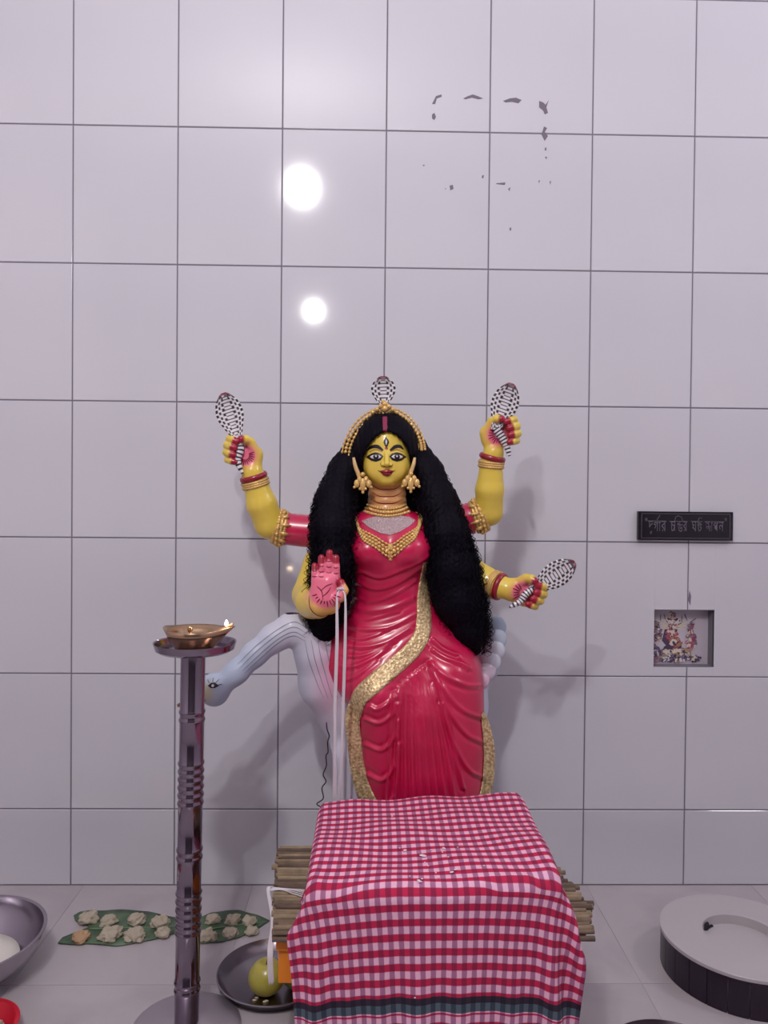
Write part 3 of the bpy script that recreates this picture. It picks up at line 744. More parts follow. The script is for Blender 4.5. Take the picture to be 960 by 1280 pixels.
bvh_sari = BVHTree.FromPolygons(SV.reshape(-1, 3).tolist(), faces)
# gold lace border crossing the front and falling at the left
def lace(pts, w, bvh, y, off, n=90, thick=.0022, wav=0.0, flat=None):
    P, Nn, ww = band(pts, w, n); mb = MB(); R = []; cr = 7
    last = {}
    for i in range(n):
        for k in range(cr):
            t = k / (cr - 1) * 2 - 1; xy = P[i] + Nn[i] * ww[i] * t; w0 = W(xy[0], xy[1], y)
            h = cast(bvh, w0[0], w0[2], off) if bvh is not None else w0 + np.array([0, wav * math.sin(i * .35 + k * .3), 0])
            if flat is not None and (h is None or h[1] > flat): h = np.array([w0[0], flat, w0[2]])
            if h is None: h = last.get(k, w0)
            last[k] = h; R.append(h)
    R = np.array(R); B2 = R + np.array([0, thick, 0])
    fs = [(i * cr + k, i * cr + k + 1, (i + 1) * cr + k + 1, (i + 1) * cr + k) for i in range(n - 1) for k in range(cr - 1)]
    a, b, d = (R[i] for i in fs[len(fs) // 2][:3])
    if np.cross(b - a, d - a)[1] > 0: fs = [f[::-1] for f in fs]
    N0 = len(R); bk = [tuple(N0 + i for i in f[::-1]) for f in fs]
    rim = []
    for i in range(n - 1): rim += [(i * cr, (i + 1) * cr, N0 + (i + 1) * cr, N0 + i * cr), (i * cr + cr - 1, N0 + i * cr + cr - 1, N0 + (i + 1) * cr + cr - 1, (i + 1) * cr + cr - 1)]
    mb.add(np.concatenate([R, B2]), fs + bk + rim); return mb
part('gold_border', lace([(534, 704), (533, 725), (531, 750), (531, 775), (528, 796), (514, 815), (494, 831), (470, 849), (452, 866), (445, 884)], [10, 14, 17, 19, 20, 21, 21, 21, 20, 16], bvh_sari, -.40, .0022), M_lace, sari_o, label='gold brocade border ribbon')
part('gold_border', lace([(446, 880), (441, 900), (443, 930), (446, 958), (453, 985), (466, 1010), (474, 1030)], [19, 20, 18, 18, 20, 20, 14], bvh_sari, -.41, .0022, flat=-.396), M_lace, sari_o, label='gold brocade border ribbon')
part('gold_border', lace([(604, 893), (608, 910), (612, 935), (612, 960), (609, 985), (600, 1012)], [6, 12, 15, 16, 17, 18], bvh_sari, -.39, .0022, flat=-.372), M_lace, sari_o, label='gold brocade border ribbon')
# silver glitter yoke
q = MB(); decal(q, [(452, 652), (462, 648), (475, 645), (488, 644), (500, 645), (512, 647), (520, 651), (512, 658), (500, 665), (488, 669), (476, 667), (462, 660)], bvh_sari, -.38, .0016, 3); part('silver_yoke', q, M_silver, sari_o)

# ---- sleeves, armlets and bangles ------------------------------------------
def along(k, t):
    P = spline(arm_pts[k], 120); R = np.interp(np.linspace(0, 1, 120), np.linspace(0, 1, len(arm_rad[k])), arm_rad[k]); i = int(t * 119)
    return P[i], (P[min(i + 1, 119)] - P[max(i - 1, 0)]), R[i], P, R
def to_px(k, fx):
    P = along(k, 0)[3]; a, b = project(P); return int(np.argmin(np.hypot(a - fx[0], b - fx[1])))
def sleeve(k, p0, p1, extra=2.2):
    _, _, _, P, R = along(k, 0); i0, i1 = to_px(k, p0), to_px(k, p1); m = MB()
    rr = R[i0:i1 + 1] + extra * s; rr[-2:] += .6 * s
    tube(m, P[i0:i1 + 1], rr, 28); part('sleeve', m, M_sari, sari_o)
sleeve('a', (430, 662), (358, 660)); sleeve('b', (536, 655), (588, 648)); sleeve('c', (538, 674), (570, 702))
def bangle(k, p, kind, gap=0.0, extra=1.0):
    i = to_px(k, p); c, t, r, _, _ = along(k, i / 119.0); m = MB()
    if kind == 'gold':
        for o in (-2.6, 2.6): ring(m, c + t / np.linalg.norm(t) * o * s, t, r + extra * s, 1.5 * s, 60, 8, bump=30, amp=.35)
        ring(m, c, t, r + extra * s * .6, 1.8 * s, 48, 8); part('gold_bangle', m, M_gold, idol)
    else:
        ring(m, c, t, r + extra * s * .8, 2.7 * s, 48, 10, squash=1.3); part('red_bangle', m, M_red, idol)
bangle('a', (320, 604), 'gold'); bangle('a', (318, 596), 'red'); bangle('b', (614, 580), 'gold'); bangle('b', (615.5, 572), 'red')
bangle('c', (618, 731), 'gold'); bangle('c', (625, 734), 'red')
def armlet(k, p, flip):
    i = to_px(k, p); c, t, r, _, _ = along(k, i / 119.0); t = t / np.linalg.norm(t); m = MB()
    for o, e in ((-4, 1.6), (0, 2.8), (4, 2.8), (8, 1.6)): ring(m, c + t * o * s, t, r + e * s, 2.5 * s, 56, 8, bump=26, amp=.35)
    # the leaf shaped crest facing the viewer
    up = np.array([0, 0, 1.0]) - t * t[2]; up /= np.linalg.norm(up); fw = np.array([0, -1.0, 0])
    for a_, l_ in ((-1.3, 7), (-.95, 11), (-.6, 15), (-.2, 18), (.2, 18), (.6, 15), (.95, 11), (1.3, 7)):
        d = -t * .95 * math.cos(a_) + up * math.sin(a_) * .35; rad = (up * math.sin(a_ * 1.1) + fw * math.cos(a_ * 1.1)); rad /= np.linalg.norm(rad)
        b0 = c + rad * (r + 2.4 * s); e0 = b0 + d * l_ * s * .8 + rad * 1.2 * s
        tube(m, [b0, (b0 + e0) / 2 + rad * 1.6 * s, e0], [2.8 * s, 2.4 * s, 1.0 * s], 7)
        ball(m, b0 + d * l_ * s * .35 + rad * 1.5 * s, 2.4 * s, 8, 6)
    for a_ in np.linspace(-1.6, 1.6, 11):
        rad = up * math.sin(a_) + fw * math.cos(a_); ball(m, c + rad * (r + 4.6 * s) + t * 2 * s, 2.3 * s, 8, 6)
    part('armlet', m, M_gold, idol)
armlet('a', (352, 659), 1); armlet('b', (597, 645), -1)

# ---- necklaces, crown, earrings ---------------------------------------------
def trace(pts, n, bvh, y, off):
    out = []
    for p in spline(pts, n):
        w0 = W(p[0], p[1], y); h = cast(bvh, w0[0], w0[2], off); out.append(h if h is not None else (out[-1] if out else w0))
    return np.array(out)
bvh_chest = BVHTree.FromPolygons(np.concatenate([V, SV.reshape(-1, 3)]).tolist(), Fq.tolist() + [tuple(i + len(V) for i in f) for f in faces])
m = MB()
for dy, rr in ((0, 2.1), (4.5, 2.4), (9, 2.1)):
    P = trace([(459 - dy * .5, 631 + dy), (468, 634.5 + dy), (484, 636.5 + dy), (500, 634.5 + dy), (509 + dy * .5, 631 + dy)], 22, bvh_chest, -.36, .0024)
    for p in P[1:-1]: ball(m, p, rr * s * .95, 8, 6)
    tube(m, P, .8 * s, 6)
part('choker', m, M_gold, idol)
m = MB()
for k, (dy, rr) in enumerate(((0, 1.7), (4.0, 2.2), (8.2, 2.3), (12, 1.7))):
    P = trace([(442 + dy * .2, 645 + dy * .3), (444 + dy * .4, 652 + dy * .7), (450 + dy * .3, 662 + dy), (468, 671 + dy), (488, 681 + dy * 1.2), (506, 670 + dy), (522 - dy * .3, 660 + dy), (528 - dy * .4, 650 + dy * .7), (529 - dy * .3, 643 + dy * .3)], 40, bvh_chest, -.38, .0026)
    for p in P: ball(m, p, rr * s * 1.0, 8, 6)
    tube(m, P, .8 * s, 6)
for p, r in (((488, 684), 4.2), ((483, 688), 2.8), ((493, 688), 2.8), ((488, 692), 3.2), ((488, 698), 2.2)):
    w0 = W(p[0], p[1], -.38); h = cast(bvh_chest, w0[0], w0[2], .002); ball(m, h, (r * s, r * s * .6, r * s), 10, 7)
part('necklace', m, M_gold, idol)

# ---- hair -----------------------------------------------------------------
LK = [(447, 556, .00), (432, 590, -.012), (420, 625, -.04), (416, 660, -.085), (417, 700, -.10), (412, 745, -.085), (403, 785, -.05), (400, 806, -.03)]
LR = [15, 21, 24, 24, 23, 24, 18, 9]
RK = [(517, 556, .00), (534, 592, -.012), (547, 628, -.035), (556, 668, -.06), (565, 710, -.06), (573, 750, -.06), (586, 788, -.06), (594, 812, -.055)]
RR = [15, 20, 24, 27, 30, 30, 19, 7]
lk = [w3(*p) for p in LK]; rk = [w3(*p) for p in RK]
lr = [q * s for q in LR]; rr_ = [q * s for q in RR]
def f_hair(P):
    Q = P.copy(); d1 = chain(P, lk, lr, .02); d2 = chain(P, rk, rr_, .02)
    cp_ = ell(P, h3(482, 562, 6), (42 * sh, 47 * sh, 47 * sh))
    bk = smin(ell(P, h3(484, 620, 42), (52 * sh, 26 * sh, 70 * sh)), ell(P, h3(490, 700, 44), (66 * sh, 20 * sh, 100 * sh)), .03)
    d = smin(smin(cp_, d1, .018), d2, .018); d = smin(d, bk, .02)
    # opening for the face
    u = (P[:, 0] - h3(483.5, 585, -20)[0]) / sh; w = (P[:, 2] - h3(483.5, 585, -20)[2]) / sh
    top = np.where(w > 0, (np.abs(u / 30.5) ** 1.75 + np.abs(w / 43.0) ** 1.75) ** (1 / 1.75), np.hypot(u / 30.5, w / 80.0)) - 1
    cut = smax(top * 30 * sh, (P[:, 1] - (YH + 6 * sh)), .006)
    d = smax(d, -cut, .006)
    rip = .0009 * np.sin(P[:, 2] * 420 + 4 * np.sin(P[:, 0] * 120)) * np.clip((1.30 - P[:, 2]) / .1, 0, 1)
    groove = .0011 * np.sin(P[:, 0] * 520 + 2.0 * np.sin(P[:, 2] * 40))
    return d + rip + groove
V, Fq2 = surfnet(f_hair, h3(366, 835, -80), h3(640, 505, 80), .0042, refine=False)
hm = MB(); hm.add(V, Fq2); hair_o = part('hair', hm, M_hair, idol, label='long black curly hair falling over both shoulders')
bvh_hair = BVHTree.FromPolygons(V.tolist(), Fq2.tolist())
# loose curly strands lying on and out of the mass
sm = MB(); nst = 0
for pts, rad, side, cnt in ((lk, lr, -1, 260), (rk, rr_, 1, 330)):
    P = spline(pts, 90); R = np.interp(np.linspace(0, 1, 90), np.linspace(0, 1, len(rad)), rad)
    for _ in range(cnt):
        i0 = int(rng.uniform(8, 55)); ln = int(rng.uniform(22, 46)); i1 = min(89, i0 + ln)
        a = rng.uniform(-math.pi, .2 * math.pi) if rng.uniform() < .45 else (math.pi + rng.normal(0, .7) if side < 0 else rng.normal(0, .6))
        seg = P[i0:i1 + 1]; n = len(seg); tt = np.linspace(0, 1, n * 3); c0 = np.stack([np.interp(tt, np.linspace(0, 1, n), seg[:, k]) for k in range(3)], 1)
        loose = rng.uniform() < .4
        r0 = np.interp(tt, np.linspace(0, 1, n), R[i0:i1 + 1]) * rng.uniform(.95, 1.08) + tt ** 1.5 * (rng.uniform(.004, .020) if loose else rng.uniform(-.002, .008))
        ph = rng.uniform(0, 6.28); fr = rng.uniform(5, 9) * n / 30; am = rng.uniform(.0045, .0090) if loose else rng.uniform(.002, .005)
        off = np.stack([np.cos(a + .5 * np.sin(tt * 3 + ph)) * r0 + am * np.sin(fr * 6.28 * tt + ph), np.sin(a) * r0 * .9 + am * np.cos(fr * 6.28 * tt + ph), np.zeros(len(tt))], 1)
        c1 = c0 + off; c1[:, 2] -= tt ** 3 * .012
        tube(sm, c1, np.full(len(tt), rng.uniform(.0008, .0013)) * (1 - .5 * tt), 4, cap=False); nst += 1
part('hair_curls', sm, M_strand, hair_o, kind='stuff', label='loose black curls along the edge of the hair')
# vermilion in the parting
q = MB(); stroke(q, [(481.3, 520), (481.4, 528), (481.6, 536), (482, 543)], [5.2, 5.4, 5.4, 5.0], bvh_hair, YF, .0016, 12); part('vermilion_parting', q, mat('vermilion', srgb(132, 34, 70), .7), hair_o)
# crown band
m = MB(); yc = YH - 6 * sh
arc = [(432, 574), (434.5, 558), (442, 541), (453, 527), (467, 518), (481, 513.5), (496, 517.5), (509, 526), (519, 539), (524.5, 553), (526, 562)]
A0 = spline(arc, 36); cen = np.array((481., 566.))
for k, (off, rr, yy) in enumerate(((0, 2.5, 0), (-4.6, 2.2, -2), (4.2, 1.9, 1))):
    P = []
    for a, b in A0:
        d = np.array((a, b)) - cen; d /= np.linalg.norm(d); p = np.array((a, b)) + d * (off + 1.0); P.append(W(p[0], p[1], yc + yy * sh))
    P = np.array(P); tube(m, P, 1.0 * sh, 6)
    for p in P: ball(m, p, rr * sh, 7, 5)
for (a, b), r in (((481, 505), 3.6), ((476, 508), 3.0), ((486, 508), 3.0), ((481, 511), 4.2), ((471, 512), 3.0), ((491, 512), 3.0), ((466, 515.5), 2.6), ((496, 515.5), 2.6), ((479, 502), 2.6)): ball(m, W(a, b, yc - 3 * sh), r * sh, 9, 7)
crown_o = part('crown', m, M_gold, idol, label='arched gold beaded tiara band')
for cx, cy, sg in ((453.5, 602, -1), (513.5, 601, 1)):
    m = MB(); y = YH - 30 * sh
    def e3(a, b, d=0): return W(cx + a, cy + b, y + d * sh)
    ball(m, e3(0, -9), 3 * sh, 9, 7)
    for a, b, ra, rb in ((-7.5, 2.5, 3.6, 5.0), (7.5, 2.5, 3.6, 5.0), (0, 4, 3.8, 8.5), (-4, -2.5, 3.2, 4.5), (4, -2.5, 3.2, 4.5)): ball(m, e3(a, b), (ra * sh, 2.2 * sh, rb * sh), 10, 7)
    for a, b in ((-10.5, 7), (10.5, 7), (0, 13.5), (-3.5, 9), (3.5, 9)): ball(m, e3(a, b), 1.9 * sh, 8, 6)
    part('earring', m, M_gold, idol)

# ---- cobras -----------------------------------------------------------------
M_snake = mat('painted_cobra', (1, 1, 1), .35, coat=.3, attr=True)
def cobra(hood, tail, wmax, y0, ytail, name='cobra', label=None, root=None, group=None):
    """hood: top .. neck (px), tail: points below the neck"""
    m = MB(); sc = MPP(y0); n = 110; mu = 56
    P2 = spline([hood[0], ((hood[0][0] + hood[1][0]) / 2, (hood[0][1] + hood[1][1]) / 2), hood[1]], n)
    T = np.gradient(P2, axis=0); T /= np.linalg.norm(T, axis=1)[:, None]; Nn = np.stack([-T[:, 1], T[:, 0]], 1)
    t = np.linspace(0, 1, n)
    hw = np.interp(t, [0, .03, .10, .2, .38, .55, .72, .88, 1], [.15, .34, .56, .82, 1.0, .93, .68, .42, .3]) * wmax / 2
    th_ = np.interp(t, [0, .05, .2, .5, 1], [1.2, 3.6, 4.2, 3.4, 4.2])
    fwd = np.interp(t, [0, .08, .25, .6, 1], [-4.5, -5.5, -1.0, 0, 0])
    R = []; C = []
    wh = np.array(srgb(222, 216, 222)); bk = np.array((.012, .01, .016))
    length = np.linalg.norm(np.array(hood[0]) - np.array(hood[1])); nb = max(6, int(length / 6.0))
    for i in range(n):
        for j in range(mu):
            a = 2 * math.pi * j / mu; u = math.cos(a); w = math.sin(a)
            xy = P2[i] + Nn[i] * u * hw[i]
            yy = y0 + (fwd[i] - (th_[i] * w * (1 - .3 * (1 - abs(u)))) + 2.2 * (abs(u) ** 2) * -1) * sc
            R.append(W(xy[0], xy[1], yy))
            c = wh.copy()
            if t[i] < .10: c = np.array(srgb(92, 82, 92)) if t[i] > .035 else np.array(srgb(120, 20, 44))
            elif abs(u) < .27 and w > 0:
                if (t[i] * nb * 1.5) % 1 < .28: c = bk
            else:
                au = abs(u); lane = int((au - .27) / .26); ph = (t[i] * nb + .5 * (lane % 2)) % 1
                if ph < .58 and .08 < ((au - .27) / .26) % 1 < .86: c = bk
                if au > .93 and (t[i] * nb) % 1 < .5: c = bk
            C.append(c)
    f = [(i * mu + j, (i + 1) * mu + j, (i + 1) * mu + (j + 1) % mu, i * mu + (j + 1) % mu) for i in range(n - 1) for j in range(mu)]
    f += [tuple(range(mu)), tuple((n - 1) * mu + j for j in range(mu - 1, -1, -1))]
    a, b, d = R[f[mu * 40 + 14][0]], R[f[mu * 40 + 14][1]], R[f[mu * 40 + 14][2]]
    if np.cross(np.array(b) - a, np.array(d) - a)[1] > 0: f = [q[::-1] for q in f]
    m.add(np.array(R), f, np.array(C))
    for sg in (-1, 1):
        p = P2[6] + Nn[6] * sg * wmax * .14; ball(m, W(p[0], p[1], y0 - 8.5 * sc), 1.5 * sc, 8, 6, np.array(srgb(110, 14, 40)))
    if tail:
        pts = [W(a, b, y0 + (ytail - y0) * k / (len(tail) - 1)) for k, (a, b) in enumerate(tail)]; k = 64
        P = spline(pts, k); rr = np.interp(np.linspace(0, 1, k), [0, .5, .85, 1], [wmax * .16, wmax * .14, wmax * .10, wmax * .05]) * sc
        C = np.array([bk if (q * len(tail) * 2.3) % 1 < .42 else wh for q in np.linspace(0, 1, k)])
        tube(m, P, rr, 14, C)
    if root is not None: return part(name, m, M_snake, root, colour=True, label=label)
    return single(name, m, M_snake, label, 'snake figurine', group, colour=True)
cobra([(478.6, 470), (480, 510)], None, 31, YH + 4 * sh, 0, 'crown_cobra', 'white cobra hood with black spots on the crown', crown_o)
gp = 'cobras held in the statue hands'
cobra([(279, 491), (298, 551)], [(298, 549), (300, 562), (297, 576), (303, 592)], 35, YI - .048 - 9 * s, YI - .048 - 12 * s, label='spotted cobra held upright in the raised hand nearer the lamp stand', group=gp)
cobra([(640, 479), (619, 538)], [(620, 536), (627, 546), (633, 557), (637, 570)], 35, YI - .048 - 9 * s, YI - .048 - 12 * s, label='spotted cobra held upright in the raised hand nearer the black plaque', group=gp)
cobra([(719, 703), (664, 738)], [(666, 737), (657, 743), (650, 752), (637, 759)], 33, YI - .088 - 9 * s, YI - .088 - 12 * s, label='spotted cobra held sideways in the lower hand above the swan tail', group=gp)

# ------------------------------------------------------------------ the swan
M_swan = mat('painted_swan', (.6, .6, .7), .42, coat=.2, attr=True)
add_bump(M_swan, 30, .15, .002)
YS = -.30; ss = MPP(YS)
def n3(px, py, y=0.0): return W(px, py, YS + y)
neck = [(440, 880, .04), (412, 850, .02), (398, 815, .0), (384, 792, -.01), (364, 786, -.02), (342, 798, -.03), (318, 818, -.04), (296, 840, -.05), (276, 858, -.055)]
nrad = [46, 38, 29, 21.5, 18, 16, 14, 13, 13]
nk3 = [n3(*p) for p in neck]; nr3 = [q * ss for q in nrad]
def f_swan(P):
    d = chain(P, nk3, nr3, .02)
    d = smin(d, ell(P, n3(268, 862, -.057), (19 * ss, 14 * ss, 20.5 * ss)), .008)
    d = smin(d, ell(P, n3(505, 880, .07), (110 * ss, .13, 74 * ss)), .04)
    d = smin(d, rbox(P, n3(508, 985, .06), (94 * ss, .11, 70 * ss), .03), .05)
    d = smin(d, chain(P, [n3(570, 860, .1), n3(602, 830, .09), n3(614, 800, .085)], [40 * ss, 22 * ss, 14 * ss], .02), .02)
    return d
lo = n3(232, 1075, -.12); hi = n3(650, 755, .24); lo[2] = .28
V, Fq = surfnet(f_swan, lo, hi, .0046)
V[:, 2] = np.maximum(V[:, 2], .300)
def swan_colour(V):
    px, py = project(V); WHT = np.array(srgb(205, 203, 218)); BLU = np.array(srgb(150, 170, 196)); PK = np.array(srgb(214, 150, 180)); YL = np.array(srgb(196, 180, 120))
    C = np.tile(WHT, (len(V), 1))
    w = np.clip((395 - px) / 60, 0, 1) * np.clip((py - 770) / 60, 0, 1) * .65; C = C * (1 - w[:, None]) + BLU * w[:, None]
    w = np.exp(-(((px - 412) / 18) ** 2 + ((py - 850) / 42) ** 2)) * .8; C = C * (1 - w[:, None]) + PK * w[:, None]
    w = np.exp(-(((px - 258) / 8) ** 2 + ((py - 866) / 12) ** 2)) * .8; C = C * (1 - w[:, None]) + YL * w[:, None]
    w = np.clip((px - 590) / 25, 0, 1) * .35; C = C * (1 - w[:, None]) + BLU * w[:, None]
    return C
q = MB(); q.add(V, Fq, swan_colour(V)); swan_body = part('swan', q, M_swan, idol, colour=True, label='white and pale blue painted swan under the goddess'); swan = swan_body
bvh_swan = BVHTree.FromPolygons(V.tolist(), Fq.tolist())
m = MB(); tube(m, spline([n3(258, 864, -.06), n3(245, 872, -.062), n3(232, 879, -.063), n3(222, 882, -.063)], 14), np.interp(np.linspace(0, 1, 14), [0, .5, 1], [9.5 * ss, 5.5 * ss, 2 * ss]), 12)
part('beak', m, mat('beak_paint', srgb(120, 78, 52), .4), swan)
q = MB(); decal(q, [(260, 857), (264, 853.5), (269, 853), (274, 857), (269, 859.5), (264, 859.5)], bvh_swan, YS - .08, .0012); part('eye', q, M_dark, swan_body)
q = MB(); decal(q, oval(266.5, 856.8, 1.8, 1.6, 10), bvh_swan, YS - .08, .002, 1); part('eye_white', q, M_white, swan_body)
q = MB()
for a, b in (((262, 854), (259, 850)), ((266, 852.5), (266, 848)), ((270, 853), (274, 849.5)), ((273, 856), (278, 855))): stroke(q, [a, ((a[0] + b[0]) / 2, (a[1] + b[1]) / 2), b], [.9, .8, .4], bvh_swan, YS - .08, .001, 6)
stroke(q, [(253, 848), (255.5, 845), (258, 844)], [1, 1, .5], bvh_swan, YS - .08, .001, 6); part('eye_lash', q, M_dark, swan_body)
q = MB(); decal(q, oval(255, 875.5, 2.0, 1.7, 10), bvh_swan, YS - .08, .001, 1); part('beak_spot', q, M_line, swan_body)
q = MB()
for o in (-6, -1, 4, 8): stroke(q, [(300 + o * .6, 836 + o * .8), (322 + o * .6, 815 + o * .9), (346 + o * .3, 796 + o), (366, 787 + o * 1.2), (382 - o * .3, 795 + o)], [.4, 1.0, 1.1, 1.0, .4], bvh_swan, YS - .08, .0008, 24)
for o in (0, 8, 16, 25, 33): stroke(q, [(380 + o, 802), (385 + o, 826), (393 + o * .9, 850), (404 + o * .7, 876)], [.4, 1.0, 1.0, .4], bvh_swan, YS - .08, .0008, 18)
part('feather_line', q, mat('grey_brush_line', srgb(132, 136, 154), .5), swan_body)
# overlapping tail feathers
TB = np.array(srgb(168, 184, 206)); TWh = np.array(srgb(206, 208, 222)); TPk = np.array(srgb(212, 176, 198))
for i, (cx, cy, rx, ry, rot, c) in enumerate(((620, 785, 13.5, 16, .15, TB), (620, 799, 14, 15, .1, TB * .6 + TWh * .4), (618, 813, 14, 14, -.1, TWh), (613, 827, 14, 13, -.3, TWh), (607, 840, 14, 12, -.5, TWh * .5 + TPk * .5), (600, 851, 13, 12, -.6, TPk))):
    m = MB(); ball(m, (0, 0, 0), (rx * ss, 8 * ss, ry * ss), 22, 14, c)
    ca, sa = math.cos(rot), math.sin(rot); Vv = m.v[0].copy(); Vv[:, 0], Vv[:, 2] = m.v[0][:, 0] * ca + m.v[0][:, 2] * sa, -m.v[0][:, 0] * sa + m.v[0][:, 2] * ca
    m.v[0] = Vv + n3(cx, cy, .07 - i * .009); part('tail_feather', m, M_swan, swan, colour=True)
# low white plinth under both statues
pl = MB(); x0, x1 = -.108, W(622, 1000, -.3)[0]; box(pl, (x0, -.455, 0), (x1, -.03, .300), .006)
single('plinth', pl, mat('white_painted_plinth', (.55, .53, .57), .6), 'low white painted block that carries the statue and its swan', 'plinth', smooth=False)
# ------------------------------------------------------------------ cloth covered stool
M_orange = mat('orange_paint', srgb(226, 128, 20), .5)
stool = empty('low_stool', (W(510, 1100, -.68)[0], -.68, 0), 'low orange painted wooden stool under the stick mat', 'stool')
SX0, SX1, SY0, SY1 = W(345, 1175, -.835)[0], .322, -.838, -.500; SZ = .322
q = MB(); box(q, (SX0, SY0, SZ - .022), (SX1, SY1, SZ), .003); part('seat', q, M_orange, stool, smooth=False)
for lo, hi in (((SX0 + .004, SY0 + .006, SZ - .085), (SX1 - .02, SY0 + .026, SZ - .021)), ((SX0 + .004, SY1 - .026, SZ - .085), (SX1 - .02, SY1 - .006, SZ - .021)), ((SX0 + .004, SY0 + .026, SZ - .085), (SX0 + .024, SY1 - .026, SZ - .021)), ((SX1 - .04, SY0 + .026, SZ - .085), (SX1 - .02, SY1 - .026, SZ - .021))):
    q = MB(); box(q, lo, hi, .002); part('apron', q, M_orange, stool, smooth=False)
for x in (SX0 + .095, SX1 - .075):
    for y in (SY0 + .05, SY1 - .05):
        q = MB(); box(q, (x - .018, y - .018, 0), (x + .018, y + .018, SZ - .02), .003); part('leg', q, M_orange, stool, smooth=False)
# mat of jute sticks
M_stick = []
for i, c in enumerate(((150, 128, 104), (128, 106, 88), (108, 88, 76), (166, 144, 116))):
    mm = mat('dry_stick_%d' % i, srgb(*c), .75); add_mottle(mm, 40, srgb(*[int(u * .8) for u in c]), srgb(*c), 4, .3, .7); M_stick.append(mm)
smat = empty('stick_mat', (.05, -.66, SZ), 'mat of tied dry brown sticks between the stool and checked cloth', 'mat')
ns = 29; MZ = SZ + .0125; YM0, YM1 = -.495, -.848
ml = [W(347, 1057, YM0)[0], W(343, 1110, -.66)[0], W(341, 1166, YM1)[0]]; mr_ = [W(676, 1050, YM0)[0], W(706, 1090, -.62)[0], W(733, 1132, -.73)[0], W(742, 1160, YM1)[0]]
for i in range(ns):
    t = i / (ns - 1); y = YM0 + t * (YM1 - YM0)
    xa = np.interp(t, [0, .5, 1], ml) + rng.normal(0, .003); xb = np.interp(t, [0, .35, .67, 1], mr_) + rng.normal(0, .006)
    if i == 18: xb += .025
    r = rng.uniform(.0048, .0060); n = 9; u = np.linspace(0, 1, n)
    P = np.stack([xa + (xb - xa) * u, y + rng.normal(0, .0006) + .0015 * np.sin(u * 5 + i), SZ + .006 + 0 * u], 1)
    q = MB(); tube(q, P, r * (1 + .06 * np.sin(u * 17 + i)), 8); part('stick', q, M_stick[int(rng.integers(4))], smat)
for i in range(28):                                   # second layer
    t = (i + .5) / 28; y = YM0 + t * (YM1 - YM0)
    xa = np.interp(t, [0, .5, 1], ml) + .004 + rng.normal(0, .004); xb = np.interp(t, [0, .35, .67, 1], mr_) - .004 + rng.normal(0, .008)
    r = rng.uniform(.0040, .0056); u = np.linspace(0, 1, 9)
    P = np.stack([xa + (xb - xa) * u, y + rng.normal(0, .001) + .002 * np.sin(u * 4 + i * 2), SZ + .0150 + 0 * u], 1)
    q = MB(); tube(q, P, r * (1 + .06 * np.sin(u * 13 + i)), 8); part('stick', q, M_stick[int(rng.integers(4))], smat)
M_thread = mat('white_cotton_thread', srgb(212, 204, 212), .85)
q = MB()
for k in range(5):
    y0 = -.690 - k * .0035
    tube(q, spline([(ml[1] - .004, y0, SZ + .022), (ml[1] + .02, y0 + .002 * k - .006, SZ + .0225), (ml[1] + .045, y0 - .010 + .004 * math.sin(k), SZ + .0225), (ml[1] + .075, y0 - .014 - .004 * k, SZ + .0225)], 18), .0011, 5)
part('binding_thread', q, M_thread, smat)

# small box standing on the mat that shapes the cloth
HT = .4435; BX0, BX1, BYB, BYF = -.196, .318, -.498, -.862
xa = W(396, 1010, -.49)[0]; xb = W(656, 1000, -.49)[0]
low = MB(); box(low, (xa + .045, BYF + .045, SZ + .0215), (xb - .045, BYB - .03, HT - .024), .004)
single('wooden_box', low, mat('plain_wood', srgb(150, 110, 76), .6), 'plain wooden box hidden under the checked cloth', 'box', smooth=False)
# the cloth: a sheet laid over the box and let fall
BCX = (xa + xb) / 2; BHW = (xb - xa) / 2 - .006
def f_under(P):
    x = P[:, 0] - BCX; u = np.clip(x / BHW, -1.2, 1.2); P = P - np.stack([0 * x, 0 * x, .011 * u + .0035 * np.sin(P[:, 0] * 24 + 1) * np.sin(P[:, 1] * 27 + P[:, 0] * 9)], 1)
    bul = .030 * (1 - u ** 2) * np.clip((-.62 - P[:, 1]) / .2, 0, 1)
    yy = P[:, 1] + bul; q = np.stack([np.abs(x) - BHW + .012, np.abs(yy - (BYB + BYF) / 2) - (BYB - BYF) / 2 + .012, np.abs(P[:, 2] - (HT - .2)) - .2 + .012], 1)
    d = np.linalg.norm(np.maximum(q, 0), axis=1) + np.minimum(q.max(1), 0) - .012
    q2 = np.stack([np.abs(P[:, 0] - (min(ml) + max(mr_)) / 2) - (max(mr_) - min(ml)) / 2 - .004, np.abs(P[:, 1] + .671) - .178, np.abs(P[:, 2] - .17) - .17 - .006], 1)
    d2 = np.linalg.norm(np.maximum(q2, 0), axis=1) + np.minimum(q2.max(1), 0) - .006
    return np.minimum(d, d2)
